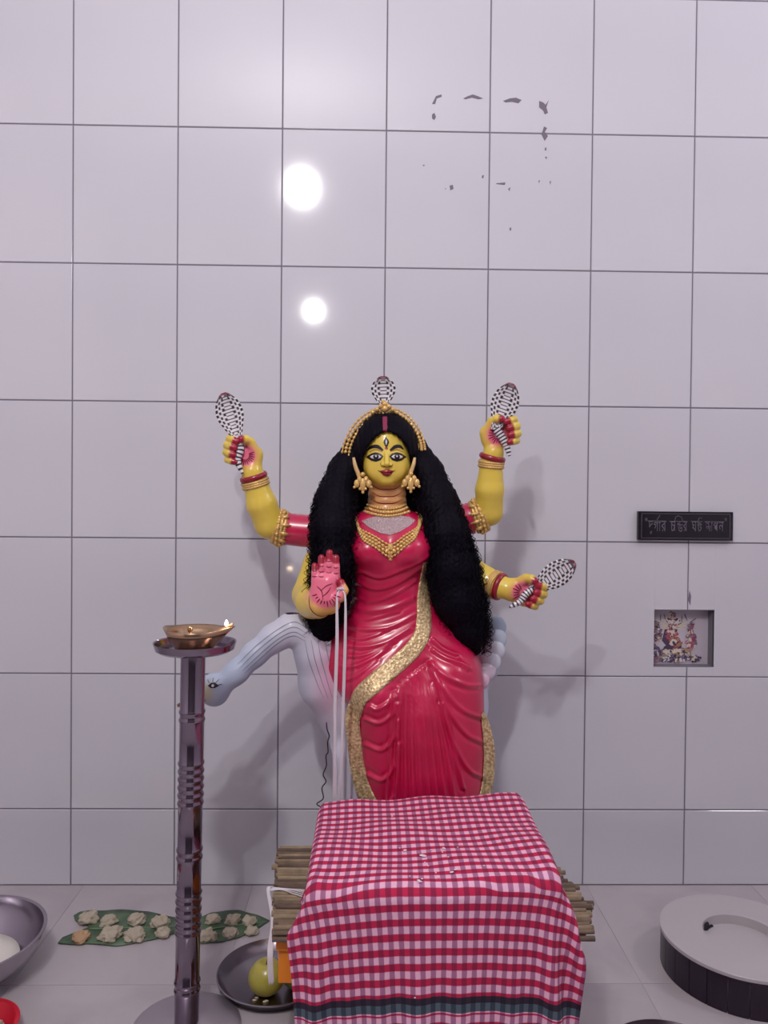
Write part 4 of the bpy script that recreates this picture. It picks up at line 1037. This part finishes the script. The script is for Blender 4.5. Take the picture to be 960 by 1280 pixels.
def drape():
    a = .0092; x0, x1 = xa - .034, xb + .060; y0, y1 = BYB + .010, BYF - .43
    nx, ny = int((x1 - x0) / a) + 1, int((y0 - y1) / a) + 1
    gx = x0 + a * np.arange(nx); gy = y0 - a * np.arange(ny)
    X = np.zeros((ny, nx, 3)); X[..., 0] = gx[None]; X[..., 1] = gy[:, None]; X[..., 2] = HT + .006 + .011 * np.clip((gx[None] - BCX) / BHW, -1, 1)
    X[..., 2] += .003 * np.sin(gx[None] * 37 + 1) * np.sin(gy[:, None] * 29)
    # begin with the front already bent down so that it settles quickly
    over = np.clip(BYF - .032 - X[..., 1], 0, None); X[..., 1] = np.where(over > 0, BYF - .032 - over * .35, X[..., 1]); X[..., 2] -= over * .92
    for sgn, edge in ((-1, BCX - BHW), (1, BCX + BHW)):
        ov = np.clip(sgn * (X[..., 0] - edge), 0, None); X[..., 0] -= sgn * ov * .45; X[..., 2] -= ov * .8
    pin = np.zeros((ny, nx), bool); pin[0:3, np.abs(gx - BCX) < BHW - .004] = True; X0 = X.copy()
    Pv = X.copy(); dt = .012; top_in = slice(0, 0)
    def con(A, B, rest, k):
        d = B - A; l = np.linalg.norm(d, axis=-1, keepdims=True) + 1e-9; c = d * ((l - rest) / l * .5 * k); A += c; B -= c
    sl = slice
    for it in range(360):
        vel = (X - Pv) * .985; Pv = X.copy(); X = X + vel; X[..., 2] -= 2.4 * dt * dt
        for _ in range(7):
            for o in (0, 1):
                n2 = (nx - o) // 2; con(X[:, o:o + 2 * n2:2], X[:, o + 1:o + 2 * n2:2], a, 1)
                m2 = (ny - o) // 2; con(X[o:o + 2 * m2:2], X[o + 1:o + 2 * m2:2], a, 1)
            for o in (0, 1):
                m2 = (ny - o) // 2
                con(X[o:o + 2 * m2:2, :-1], X[o + 1:o + 2 * m2:2, 1:], a * 1.41421, .35); con(X[o:o + 2 * m2:2, 1:], X[o + 1:o + 2 * m2:2, :-1], a * 1.41421, .35)
            for o in (0, 1, 2, 3):
                for w_, st_ in ((2, .25),):
                    i0 = np.arange(o, nx - w_, 4); con2 = X[:, i0]; d = X[:, i0 + w_] - con2; l = np.linalg.norm(d, axis=-1, keepdims=True) + 1e-9; c = d * ((l - a * w_) / l * .5 * st_); X[:, i0] += c; X[:, i0 + w_] -= c
                    i0 = np.arange(o, ny - w_, 4); con2 = X[i0]; d = X[i0 + w_] - con2; l = np.linalg.norm(d, axis=-1, keepdims=True) + 1e-9; c = d * ((l - a * w_) / l * .5 * st_); X[i0] += c; X[i0 + w_] -= c
            X[pin] = X0[pin]
        F2 = X.reshape(-1, 3); d = f_under(F2) - .0030; hit = d < 0
        if hit.any():
            Ph = F2[hit]; d0 = f_under(Ph); e = .001
            g = np.stack([f_under(Ph + np.eye(3)[i] * e) - d0 for i in range(3)], 1); g /= np.linalg.norm(g, axis=1)[:, None] + 1e-9
            F2[hit] = Ph - g * (d0 - .0030)[:, None]
            pv = Pv.reshape(-1, 3); mv = F2[hit] - pv[hit]; pv[hit] = F2[hit] - mv * .15
        F2[:, 2] = np.maximum(F2[:, 2], .004)
    return X, gx, gy, a
X, gx, gy, a_ = drape()
ny, nx = X.shape[:2]
cl = MB(); cl.add(X.reshape(-1, 3), [(i * nx + j, i * nx + j + 1, (i + 1) * nx + j + 1, (i + 1) * nx + j) for i in range(ny - 1) for j in range(nx - 1)])
M_cloth = mat('checked_cotton', (.5, .1, .2), .85)
def cloth_nodes(m, vband):
    uv = N(m, 'ShaderNodeUVMap'); uv.uv_map = 'UV'
    sp = N(m, 'ShaderNodeSeparateXYZ'); L(m, uv.outputs['UV'], sp.inputs[0])
    def math_(op, x, y=None, z=None):
        n = N(m, 'ShaderNodeMath'); n.operation = op
        for i, q in enumerate((x, y, z)):
            if q is None: continue
            if isinstance(q, (int, float)): n.inputs[i].default_value = q
            else: L(m, q, n.inputs[i])
        return n.outputs[0]
    nz = N(m, 'ShaderNodeTexNoise', Scale=60.0, Detail=2); L(m, uv.outputs['UV'], nz.inputs['Vector'])
    jit = math_('MULTIPLY', math_('SUBTRACT', nz.outputs['Fac'], .5), .002)
    u = math_('ADD', sp.outputs[0], jit); v = math_('ADD', sp.outputs[1], jit)
    def pulse(x, per, duty, soft=.06):
        f = math_('FRACT', math_('DIVIDE', x, per))
        tri = math_('ABSOLUTE', math_('SUBTRACT', f, .5))          # .5 at the edges, 0 in the middle
        return math_('SMOOTHSTEP' if False else 'MULTIPLY_ADD', 1.0, 0.0, 0.0) if False else clampramp(tri, duty / 2, soft)
    def clampramp(x, edge, soft):                                   # 1 below edge, 0 above
        return clamp(math_('DIVIDE', math_('SUBTRACT', edge + soft / 2, x), soft))
    def clamp(x):
        n = N(m, 'ShaderNodeClamp'); L(m, x, n.inputs[0]); return n.outputs[0]
    warp = pulse(u, .0186, .5); weft = pulse(v, .0262, .5)
    def mix(f, A, B):
        n = N(m, 'ShaderNodeMix'); n.data_type = 'RGBA'; L(m, f, n.inputs['Factor'])
        for q, s_ in ((A, 'A'), (B, 'B')):
            sock = [i for i in n.inputs if i.name == s_ and i.type == 'RGBA'][0]
            if isinstance(q, tuple): sock.default_value = (*q, 1)
            else: L(m, q, sock)
        return [o for o in n.outputs if o.type == 'RGBA'][0]
    wrow = mix(warp, srgb(228, 176, 200), srgb(164, 104, 140)); rrow = mix(warp, srgb(188, 26, 74), srgb(140, 16, 62))
    base = mix(weft, wrow, rrow)
    def window(x, lo, hi): return math_('MULTIPLY', math_('GREATER_THAN', x, lo), math_('LESS_THAN', x, hi))
    blk = mix(warp, srgb(44, 30, 50), srgb(26, 16, 36)); tl = mix(warp, srgb(78, 92, 104), srgb(46, 58, 72))
    c = base
    for lo, hi, q in ((0, .012, blk), (.012, .027, tl), (.027, .0295, wrow), (.056, .068, blk), (.068, .084, tl), (.094, .106, blk)):
        c = mix(window(v, vband + lo, vband + hi), c, q)
    L(m, c, bsdf(m).inputs['Base Color'])
    wv = N(m, 'ShaderNodeTexNoise', Scale=900.0, Detail=1); b = N(m, 'ShaderNodeBump', Strength=.25, Distance=.001)
    L(m, uv.outputs['UV'], wv.inputs['Vector']); L(m, wv.outputs['Fac'], b.inputs['Height']); L(m, b.outputs['Normal'], bsdf(m).inputs['Normal'])
_pj = project(X[:, nx // 2])[1]; vlen = np.concatenate([[0], np.cumsum(np.linalg.norm(np.diff(X[:, nx // 6:-nx // 6], axis=0), axis=2).mean(1))])
vb = float(np.interp(1245, _pj[ny // 3:], vlen[ny // 3:]))
cloth_nodes(M_cloth, vb)
cloth = single('checked_cloth', cl, M_cloth, 'red and white checked cotton cloth with a dark end stripe over the stool', 'cloth')
uvl = cloth.data.uv_layers.new(name='UV')
ii = np.zeros(len(cloth.data.loops), int); cloth.data.loops.foreach_get('vertex_index', ii)
uvv = np.stack([(gx - gx[0])[ii % nx], vlen[ii // nx]], 1); uvl.data.foreach_set('uv', uvv.ravel())
md = cloth.modifiers.new('sub', 'SUBSURF'); md.levels = 1; md.render_levels = 1
md = cloth.modifiers.new('thick', 'SOLIDIFY'); md.thickness = .0014; md.offset = 1
# white petals and rice scattered on the cloth
bvh_cl = BVHTree.FromPolygons(X.reshape(-1, 3).tolist(), cl.f)
M_rice = mat('white_rice', srgb(226, 208, 220), .6)
q = MB()
spots = [(528, 1069, 4), (506, 1061, 2.5), (555, 1063, 2), (536, 1083, 1.5), (524, 1103, 2.2), (529, 1100, 1.6), (565, 1093, 2.4), (570, 1090, 2), (548, 1098, 1.6), (560, 1075, 1.3), (572, 1062, 1.2), (531, 1078, 1.2), (512, 1096, 1.2), (500, 1058, 1.2), (490, 1019, 1.6), (533, 1028, 1.2), (577, 1057, 1.2), (545, 1092, 1.3), (538, 1063, 1.4), (553, 1068, 1.2), (520, 1112, 1.2), (604, 1088, 1.6), (621, 1106, 1), (566, 1086, 1.3), (526, 1064, 1.6), (532, 1072, 1.6)]
for a, b, r in spots[:-4]:
    w0 = G(a, b, HT + .004); h = bvh_cl.ray_cast(Vector((w0[0], w0[1], 1)), Vector((0, 0, -1)))
    if h[0] is None: continue
    for k in range(3 if r > 1.9 else 1):
        o = rng.normal(0, r * .0006, 2); th = rng.uniform(0, 3.1); rr = r * .00095
        P = np.array(h[0]) + np.array([o[0], o[1], .0028]); ball(q, P, (rr * 1.5, rr, .0012), 7, 5)
single('rice_grains', q, M_rice, 'few white rice grains and petals scattered on the checked cloth', 'rice', kind='stuff')

# ------------------------------------------------------------------ cotton skein hanging from the thumb of the open hand
q = MB()
ytop = YI + DYO - 14 * s
for k in range(7):
    l = k < 4; dx = (-1.6 + k * .9) if l else (-1.2 + (k - 4) * 1.2)
    top = (421.5 if l else 431.5); mid = (419 if l else 429); bot = (418.5 if l else 424.5)
    P = [W(426, 737, YI + DYO - 12 * s), W(top + dx * .5, 747, ytop), W(top + dx, 800, ytop), W(mid + dx, 880, ytop + .002), W((mid + bot) / 2 + dx * .8, 945, ytop + .006), W(bot + dx * 1.4, 1000, -.470), W(bot + dx * 1.6, 1030, -.470)]
    tube(q, spline(P, 40), .00125 + .0003 * (k % 2), 6)
P = [W(424.5, 741, YI + DYO - 3 * s), W(421, 736, YI + DYO - 13 * s), W(427, 734.5, YI + DYO - 14.5 * s), W(432.5, 738, YI + DYO - 11 * s), W(432, 745, YI + DYO - 9 * s)]
for o in (0, .0016, .0032): tube(q, spline(P, 20) + np.array([0, 0, -o]), .0012, 6)
single('thread_skein', q, M_thread, 'long white cotton threads hanging from the thumb of the open hand', 'thread')
q = MB()
for k in range(6):
    dx = k * .9 - 2.2
    P = [np.array([ml[1] - .002 + k * .001, -.692, SZ + .023]), np.array([ml[1] - .010 + k * .001, -.70, SZ + .021]), W(341 + dx * .8, 1150, -.73), W(338 + dx * 1.2, 1185, -.80), W(338 + dx * 1.3, 1210, -.81), W(339.5 + dx * 1.2, 1231 - (k % 3) * 1.5, -.81)]
    tube(q, spline(P, 36), .0013, 6)
single('thread_skein', q, M_thread, 'short white cotton thread end hanging off the stick mat over the apple', 'thread')
# black crinkled wire behind the cloth
P = [W(a, b, -.462) for a, b in ((408, 903), (409, 912), (411.5, 920), (409.5, 928), (410, 940), (407.5, 945), (408, 957), (404, 968), (407.5, 977), (402.5, 985), (404, 998), (396, 1005), (402, 1011), (401, 1030))]
q = MB(); tube(q, spline(P, 90), .0014, 6); single('wire', q, M_dark, 'thin crinkled black wire standing beside the gold sari border', 'wire')

# ------------------------------------------------------------------ steel lamp stand with a brass oil lamp
M_steel = mat('polished_steel', srgb(140, 128, 142), .12, metal=1.0)
M_steel2 = mat('steel_vessel', srgb(176, 168, 178), .22, metal=1.0)
M_base = mat('brushed_steel', srgb(190, 182, 190), .38, metal=.9)
M_brass = mat('brass', srgb(190, 158, 128), .24, metal=.95)
YL = -.613; lx = W(238, 1050, YL)[0]
lean = (W(241, 830, YL)[0] - W(233, 1270, YL)[0]) / (W(241, 830, YL)[2] - W(233, 1270, YL)[2])
def lz(py): return W(236, py, YL)[2]
xb0 = W(233, 1270, YL)[0]
stand = empty('lamp_stand', (xb0, YL, 0), 'tall ringed steel pole stand with round foot and shallow tray', 'lamp stand')
RP = 15.2 * MPP(YL)
q = MB(); lathe(q, [(0, 0), (.112, 0), (.115, .003), (.114, .008), (.104, .011), (.05, .014), (.034, .018), (0, .018)], 64, (xb0, YL, 0)); sharpen(part('foot', q, M_base, stand), 40)
prof = [(RP * .98, .016)]; bands = [(1236, 2), (1226, 2), (1164, 1), (1155, 1), (1146, 1), (1136, 1), (1125, 1), (1115, 1), (1071, 2), (1061, 2), (1003, 1), (993, 1), (983, 1), (973, 1), (963, 1), (953, 1), (899, 2), (889, 2)]
ztop = lz(815)
for py, k in bands:
    z = lz(py); hgt = .0058
    prof += [(RP, z - hgt), (RP * 1.05, z - hgt * .55), (RP * 1.085, z), (RP * 1.05, z + hgt * .55), (RP * .985, z + hgt * .9)]
prof += [(RP, ztop - .01), (RP, ztop), (0, ztop)]
q = MB(); lathe(q, prof, 48, (0, 0, 0)); Vv = q.v[0]; Vv[:, 0] += xb0 + lean * Vv[:, 2] + (0); Vv[:, 1] += YL
sharpen(part('pole', q, M_steel, stand), 50)
txc = xb0 + lean * ztop; RT = 51 * MPP(YL)
q = MB(); lathe(q, [(0, ztop), (RT * .62, ztop), (RT * .86, ztop + .002), (RT * .95, ztop + .007), (RT * .985, ztop + .018), (RT, ztop + .0205), (RT * 1.0, ztop + .022), (RT * .965, ztop + .0205), (RT * .92, ztop + .009), (RT * .82, ztop + .005), (0, ztop + .005)], 64, (txc + .004, YL, 0))
sharpen(part('tray', q, M_steel, stand), 40)
# oil lamp: shallow bowl drawn out to a lip on the right
lampx = txc + .006; zb = ztop + .0055
oil = empty('oil_lamp', (lampx, YL, zb), 'small brass oil lamp with pointed lip burning on the steel tray', 'oil lamp')
q = MB(); n, mr = 56, 9; prof = [(.0, .004), (.034, .0), (.040, .003), (.047, .014), (.056, .028), (.064, .044), (.0625, .0444), (.054, .032), (.042, .020), (0, .017)]
Vv = []
for r, z in prof:
    for j in range(n):
        a = 2 * math.pi * j / n; cth = math.cos(a); w = max(0, cth) ** 14 * (z / .044); lift = max(0, cth) ** 10 * (z / .044) * .006 + max(0, -cth) ** 8 * (z / .044) * .005
        rr = r * (1 + .36 * w * (r / .064)); yy = r * math.sin(a) * (1 - .25 * max(0, cth) ** 8)
        Vv.append((lampx - .004 + rr * math.cos(a), YL + yy, zb + z + lift))
q.add(Vv, [(i * n + j, i * n + (j + 1) % n, (i + 1) * n + (j + 1) % n, (i + 1) * n + j) for i in range(len(prof) - 1) for j in range(n)])
part('bowl', q, M_brass, oil)
q = MB(); lathe(q, [(0, .026), (.047, .026), (.047, .0275), (0, .0275)], 32, (lampx - .004, YL, zb)); part('oil', q, mat('lamp_oil', srgb(120, 92, 40), .08), oil)
q = MB(); tipx = lampx + .072; tube(q, spline([(lampx + .01, YL, zb + .029), (lampx + .04, YL, zb + .038), (lampx + .066, YL, zb + .049), (tipx + .006, YL, zb + .055)], 16), .0026, 7); part('wick', q, mat('wick_cotton', srgb(120, 92, 70), .9), oil)
ball(q := MB(), (lampx - .012, YL - .004, zb + .044), (.006, .006, .008), 10, 7); tube(q, [(lampx - .012, YL - .004, zb + .02), (lampx - .012, YL - .004, zb + .032), (lampx - .012, YL - .004, zb + .042)], .003, 8); part('finial', q, M_brass, oil)
M_flame = mat('flame', (1, .9, .8), .5); bsdf(M_flame).inputs['Emission Color'].default_value = (1, .86, .74, 1); bsdf(M_flame).inputs['Emission Strength'].default_value = 5.0
q = MB(); lathe(q, [(0, 0), (.0026, .002), (.0040, .005), (.0038, .008), (.0024, .011), (.0010, .0135), (0, .015)], 16, (tipx - .008, YL - .002, zb + .049)); part('flame', q, M_flame, oil, label='small bright flame')
fl = lamp('flame_light', (tipx - .003, YL - .012, zb + .062), .12, .01, (1, .75, .5)); fl.parent = oil; fl.location = fl.location - oil.location

# ------------------------------------------------------------------ vessels on the floor
def bowl_prof(R, H, rb, th=.0022, lip=.006):
    pts = [(0, 0), (rb, 0)]
    for k in range(1, 13):
        t = k / 12; pts.append((rb + (R - rb) * math.sin(t * math.pi / 2) ** 1.1, H * (1 - math.cos(t * math.pi / 2)) ** .8))
    pts += [(R + lip, H + .001), (R + lip, H + .003), (R - th, H + .002)]
    for k in range(11, 0, -1):
        t = k / 12; pts.append((rb + (R - rb) * math.sin(t * math.pi / 2) ** 1.1 - th, H * (1 - math.cos(t * math.pi / 2)) ** .8 + th))
    return pts + [(rb - th, th), (0, th)]
bx, by = -.979, -.445
q = MB(); lathe(q, bowl_prof(.176, .105, .065), 96, (bx, by, 0)); sharpen(single('steel_bowl', q, M_steel2, 'large deep steel bowl with rolled rim beside the leaf offerings', 'bowl'), 50)
M_milk = mat('rice_pudding', srgb(214, 208, 200), .5); add_bump(M_milk, 90, .4, .003)
q = MB(); lathe(q, [(0, .012), (.056, .012), (.100, .028), (.122, .040), (.121, .044), (.09, .0455), (.05, .047), (0, .0475)], 48, (bx, by, 0)); single('rice_pudding', q, M_milk, 'creamy white rice pudding inside the steel bowl', 'food')
# red plastic bowl at the corner
M_redp = mat('red_plastic', srgb(190, 16, 40), .32, coat=.2)
rx, ry = -0.85      , -0.65769043
q = MB(); lathe(q, [(0, 0), (.056, 0), (.068, .004), (.086, .034), (.092, .036), (.092, .039), (.083, .039), (.065, .009), (.056, .006), (0, .006)], 64, (rx, ry, 0)); sharpen(single('red_dish', q, M_redp, 'shallow red plastic dish holding a pale lump of food', 'dish'), 45)
# plates
def thali(name, x, y, R, H, label, m):
    q = MB(); lathe(q, [(0, 0), (R * .80, 0), (R * .86, .003), (R * .975, H - .004), (R, H - .002), (R * 1.005, H), (R * .985, H + .001), (R * .955, H - .004), (R * .84, .006), (R * .78, .0035), (0, .003)], 80, (x, y, 0))
    return sharpen(single(name, q, m, label, 'plate'), 40)
c = G(333, 1213, 0); tpx, tpy = -.2533, -.4484
M_plate = mat('dull_steel', srgb(150, 142, 150), .26, metal=1.0)
thali('steel_plate', tpx, tpy, .1325, .026, 'round steel plate with raised rim holding green apples', M_plate)
g2 = G(812, 1277, .03); thali('steel_plate', .570, -.7616, .1315, .030, 'dark rimmed round plate on the floor before the marble ring', mat('dark_steel', srgb(70, 58, 66), .3, metal=.9))
# apples
def apple(name, x, y, z, R, label, c0, c1):
    root = empty(name, (x, y, z), label, 'apple', 'green apples on the steel plate')
    t = np.linspace(0, np.pi, 26); prof = []
    for a in t:
        r = R * math.sin(a) * (1 + .06 * math.cos(a)); zz = -R * .93 * math.cos(a) + R * .93
        if a > 2.55: zz -= R * .34 * ((a - 2.55) / .59) ** 2
        if a < .45: zz += R * .14 * (1 - a / .45) ** 2
        prof.append((r, zz))
    zmin = min(p[1] for p in prof); prof = [(max(r, 0) if 0 < i < 25 else 0, zz - zmin) for i, (r, zz) in enumerate(prof)]
    m_ = mat(name + '_skin', c0, .32, coat=.2); add_mottle(m_, 18, c1, c0, 3)
    q = MB(); lathe(q, prof, 40, (x, y, z)); fr = part('fruit', q, m_, root)
    q = MB(); zt = z + prof[-1][1]; tube(q, spline([(x, y, zt - .002), (x + .001, y, zt + .008), (x + .003, y, zt + .016)], 8), [.0018] * 7 + [.0022], 7); part('stem', q, mat('stem', srgb(70, 54, 36), .8), root)
ap = G(333, 1240, .004)
apple('green_apple', ap[0], ap[1], .0038, .0415, 'whole yellow-green apple at the front of the steel plate', srgb(186, 172, 78), srgb(160, 152, 62))
ap2 = G(372, 1233, .004); apple('green_apple', ap2[0], ap2[1], .0038, .036, 'dull green apple half hidden behind the checked cloth', srgb(128, 130, 66), srgb(110, 84, 60))
q = MB()
for a, b in ((318, 1250), (331, 1252), (333, 1251), (321, 1247)): ball(q, G(a, b, .0045), (.005, .003, .0016), 8, 5)
single('petal_bits', q, mat('cream_petal', srgb(206, 190, 160), .6), 'few cream petal bits lying on the steel plate', 'petals', kind='stuff')

# ------------------------------------------------------------------ leaves with food
M_leaf = mat('green_leaf', srgb(74, 98, 74), .45); add_mottle(M_leaf, 22, srgb(62, 84, 62), srgb(92, 116, 88), 4)
M_rib = mat('leaf_rib', srgb(120, 140, 110), .5)
def leaf(pts, label, rib):
    P = [G(a, b, 0) for a, b in pts]; bm = bmesh.new(); vs = [bm.verts.new((p[0], p[1], 0)) for p in P]
    f = bm.faces.new(vs); bm.normal_update()
    if f.normal.z < 0: bmesh.ops.reverse_faces(bm, faces=[f])
    bmesh.ops.triangulate(bm, faces=bm.faces[:]); bmesh.ops.subdivide_edges(bm, edges=bm.edges[:], cuts=3, use_grid_fill=True)
    bm.verts.index_update()
    V = np.array([tuple(v.co) for v in bm.verts]); V[:, 2] = .0022 + .0012 * (1 + np.sin(V[:, 0] * 60) * np.sin(V[:, 1] * 75))
    for v, k in zip(bm.verts, range(len(V))):
        if v.is_boundary: V[k, 2] += .0012
    fs = [tuple(v.index for v in g.verts) for g in bm.faces]; bd = [(e.verts[0].index, e.verts[1].index) for e in bm.edges if e.is_boundary]; bm.free()
    n = len(V); B = V.copy(); B[:, 2] -= .0016
    root = empty('leaf_plate', base_of(np.concatenate([V, B])), label, 'leaf', 'leaves with food offerings')
    q = MB(); q.add(np.concatenate([V, B]), fs + [tuple(n + i for i in g[::-1]) for g in fs] + [(a, b, n + b, n + a) for a, b in bd]); part('blade', q, M_leaf, root)
    q = MB(); R = spline([G(a, b, .0050) for a, b in rib], 20); tube(q, R, np.interp(np.linspace(0, 1, 20), [0, 1], [.0022, .0008]), 6); part('midrib', q, M_rib, root)
leaf([(72, 1181), (78, 1173), (95, 1167), (112, 1160), (94, 1152), (92, 1146), (100, 1142), (112, 1140), (132, 1139.5), (150, 1139), (170, 1139.5), (185, 1141), (205, 1146), (222, 1150), (233, 1157), (222, 1167), (195, 1175), (165, 1181), (145, 1184), (110, 1181), (90, 1182)], 'torn green leaf with two points bearing food mounds near the steel bowl', [(113, 1161), (150, 1160), (190, 1159), (230, 1157)])
leaf([(236, 1165), (247, 1150), (265, 1142), (283, 1140), (300, 1140), (320, 1145), (337, 1152), (325, 1160), (313, 1167), (300, 1173), (275, 1179), (250, 1181), (239, 1175)], 'whole green leaf with one tip bearing food mounds beside the steel plate', [(240, 1167), (270, 1160), (300, 1156), (335, 1152)])
M_food = mat('coconut_sweet', srgb(226, 212, 190), .85); add_mottle(M_food, 120, srgb(200, 180, 152), srgb(238, 228, 210), 4); add_bump(M_food, 260, .8, .003)
M_food2 = mat('jaggery_sweet', srgb(190, 150, 112), .85); add_mottle(M_food2, 120, srgb(150, 110, 80), srgb(206, 176, 140), 4)
lumps = []
for k in range(6):
    bm = bmesh.new(); bmesh.ops.create_icosphere(bm, subdivisions=4, radius=1)
    for v in bm.verts:
        p = v.co.copy(); d = 1 + .38 * noise.noise(p * 1.6 + Vector((k * 9, 0, 0))) + .22 * noise.noise(p * 4 + Vector((0, k * 5, 0))) + .10 * noise.noise(p * 11)
        v.co = p * d; v.co.z = max(v.co.z * (.8 if v.co.z > 0 else .5), -.22)
    zm = min(v.co.z for v in bm.verts)
    for v in bm.verts: v.co.z -= zm
    me = bpy.data.meshes.new('food_mound'); bm.to_mesh(me); bm.free(); me.polygons.foreach_set('use_smooth', [True] * len(me.polygons)); me.materials.append(M_food); lumps.append(me)
brown = lumps[0].copy(); brown.materials.clear(); brown.materials.append(M_food2)
def mound(px, py, w, me, label, group, z=.0052):
    p = G(px, py, z); o = link('food_mound', me, None, None, (p[0], p[1], z - .001)); sc = w * .56 * (p[1] - CAM[1]) / F
    o.scale = (sc, sc * .9, sc * .85); o.rotation_euler = (0, 0, rng.uniform(0, 6)); tag(o, label, 'food', group); return o
ORD = ('first', 'second', 'third', 'fourth')
wall_row = ((112, 1150, 22), (136, 1153, 19), (170, 1152, 20), (200, 1155, 21)); open_row = ((138, 1171, 24), (168, 1172, 23), (203, 1168, 17))
for k, (a, b, w) in enumerate(wall_row): mound(a, b, w, lumps[k % 6], '%s pale food mound from the torn points in the wall-side row of torn leaf' % ORD[k], 'food mounds on the torn leaf')
for k, (a, b, w) in enumerate(open_row): mound(a, b, w, lumps[(k + 4) % 6], '%s pale food mound after the brownish one on the torn leaf' % ORD[k], 'food mounds on the torn leaf')
mound(100, 1174, 20, brown, 'small brownish food mound at the lower point of the torn leaf', None)
for k, (a, b, w) in enumerate(((312, 1153, 16), (291, 1152, 17), (266, 1151, 16))): mound(a, b, w, lumps[(k + 3) % 6], '%s pale food mound from the tip in the wall-side row of whole leaf' % ORD[k], 'food mounds on the whole leaf')
for k, (a, b, w) in enumerate(((315, 1165, 15), (288, 1168, 18), (260, 1172, 20))): mound(a, b, w, lumps[(k + 1) % 6], '%s pale food mound from the tip in the plate-side row of whole leaf' % ORD[k], 'food mounds on the whole leaf')
mound(247, 1171, 10, lumps[2], 'tiny pale food bit on the whole leaf just behind the steel pole', 'food mounds on the whole leaf')
p = G(2, 1268, .012); o = mound(-4, 1268, 36, lumps[4], 'pale food lump lying in the red plastic dish', None, .0068); o.location = (rx + .026, ry + .006, .0062); o.scale = (.036, .034, .040)

# ------------------------------------------------------------------ round marble ring with dark tiled side
M_dtile = mat('dark_glazed_tile', srgb(34, 18, 38), .3)
M_top = mat('white_marble_slab', (.6, .54, .57), .28); marble_nodes(M_top, (.46, .415, .44), (.40, .36, .39), 3)
RC = .186; rcx, rcy, RH = .8688, -.417, .092; RIN = .0874
ringo = empty('marble_ring', (rcx, rcy, 0), 'low round marble-topped ring with dark tiled side and recessed centre', 'plinth')
q = MB(); lathe(q, [(RC - .012, 0), (RC - .008, 0), (RC - .008, RH - .008), (RC - .012, RH - .008)], 96, (rcx, rcy, 0), close=True); part('side_core', q, M_grout, ringo)
q = MB(); lathe(q, [(RIN, RH - .028), (RC - .012, RH - .028), (RC - .012, RH - .008), (RC + .001, RH - .008), (RC + .001, RH - .001), (RC, RH), (RIN + .001, RH), (RIN, RH - .001)], 96, (rcx, rcy, 0), close=True); sharpen(part('top_slab', q, M_top, ringo), 30)
q = MB(); lathe(q, [(0, .0), (RIN + .006, 0), (RIN + .006, RH - .024), (0, RH - .024)], 64, (rcx, rcy, 0)); sharpen(part('recess_floor', q, M_top, ringo), 30)
q = MB(); dn = W(889, 1149, -.43); a = math.radians(128)
for k in range(5):
    aa = math.radians(118 + k * 4.5); box(q, (rcx + math.cos(aa) * (RIN - .002) - .004, rcy + math.sin(aa) * (RIN - .002) - .004, RH - .0235), (rcx + math.cos(aa) * (RIN - .002) + .004, rcy + math.sin(aa) * (RIN - .002) + .004, RH - .021 + (.013 if k > 2 else 0)))
part('notch', q, M_dark, ringo, smooth=False)
nt = 26
for i in range(nt):
    a0, a1 = 2 * math.pi * (i + .02) / nt, 2 * math.pi * (i + .98) / nt; q = MB(); v = []; kk = 5
    for r in (RC - .009, RC - .0015):
        for z in (.0005, RH - .0092):
            for a in np.linspace(a0, a1, kk): v.append((rcx + r * math.cos(a), rcy + r * math.sin(a), z))
    f = []
    for j in range(kk - 1):
        f += [(2 * kk + j, 2 * kk + j + 1, 3 * kk + j + 1, 3 * kk + j), (j + 1, j, kk + j, kk + j + 1), (kk + j, 3 * kk + j, 3 * kk + j + 1, kk + j + 1), (j, j + 1, 2 * kk + j + 1, 2 * kk + j)]
    f += [(0, 2 * kk, 3 * kk, kk), (kk - 1, 2 * kk - 1, 4 * kk - 1, 3 * kk - 1)]
    q.add(v, f); part('side_tile', q, M_dtile, ringo, smooth=False)
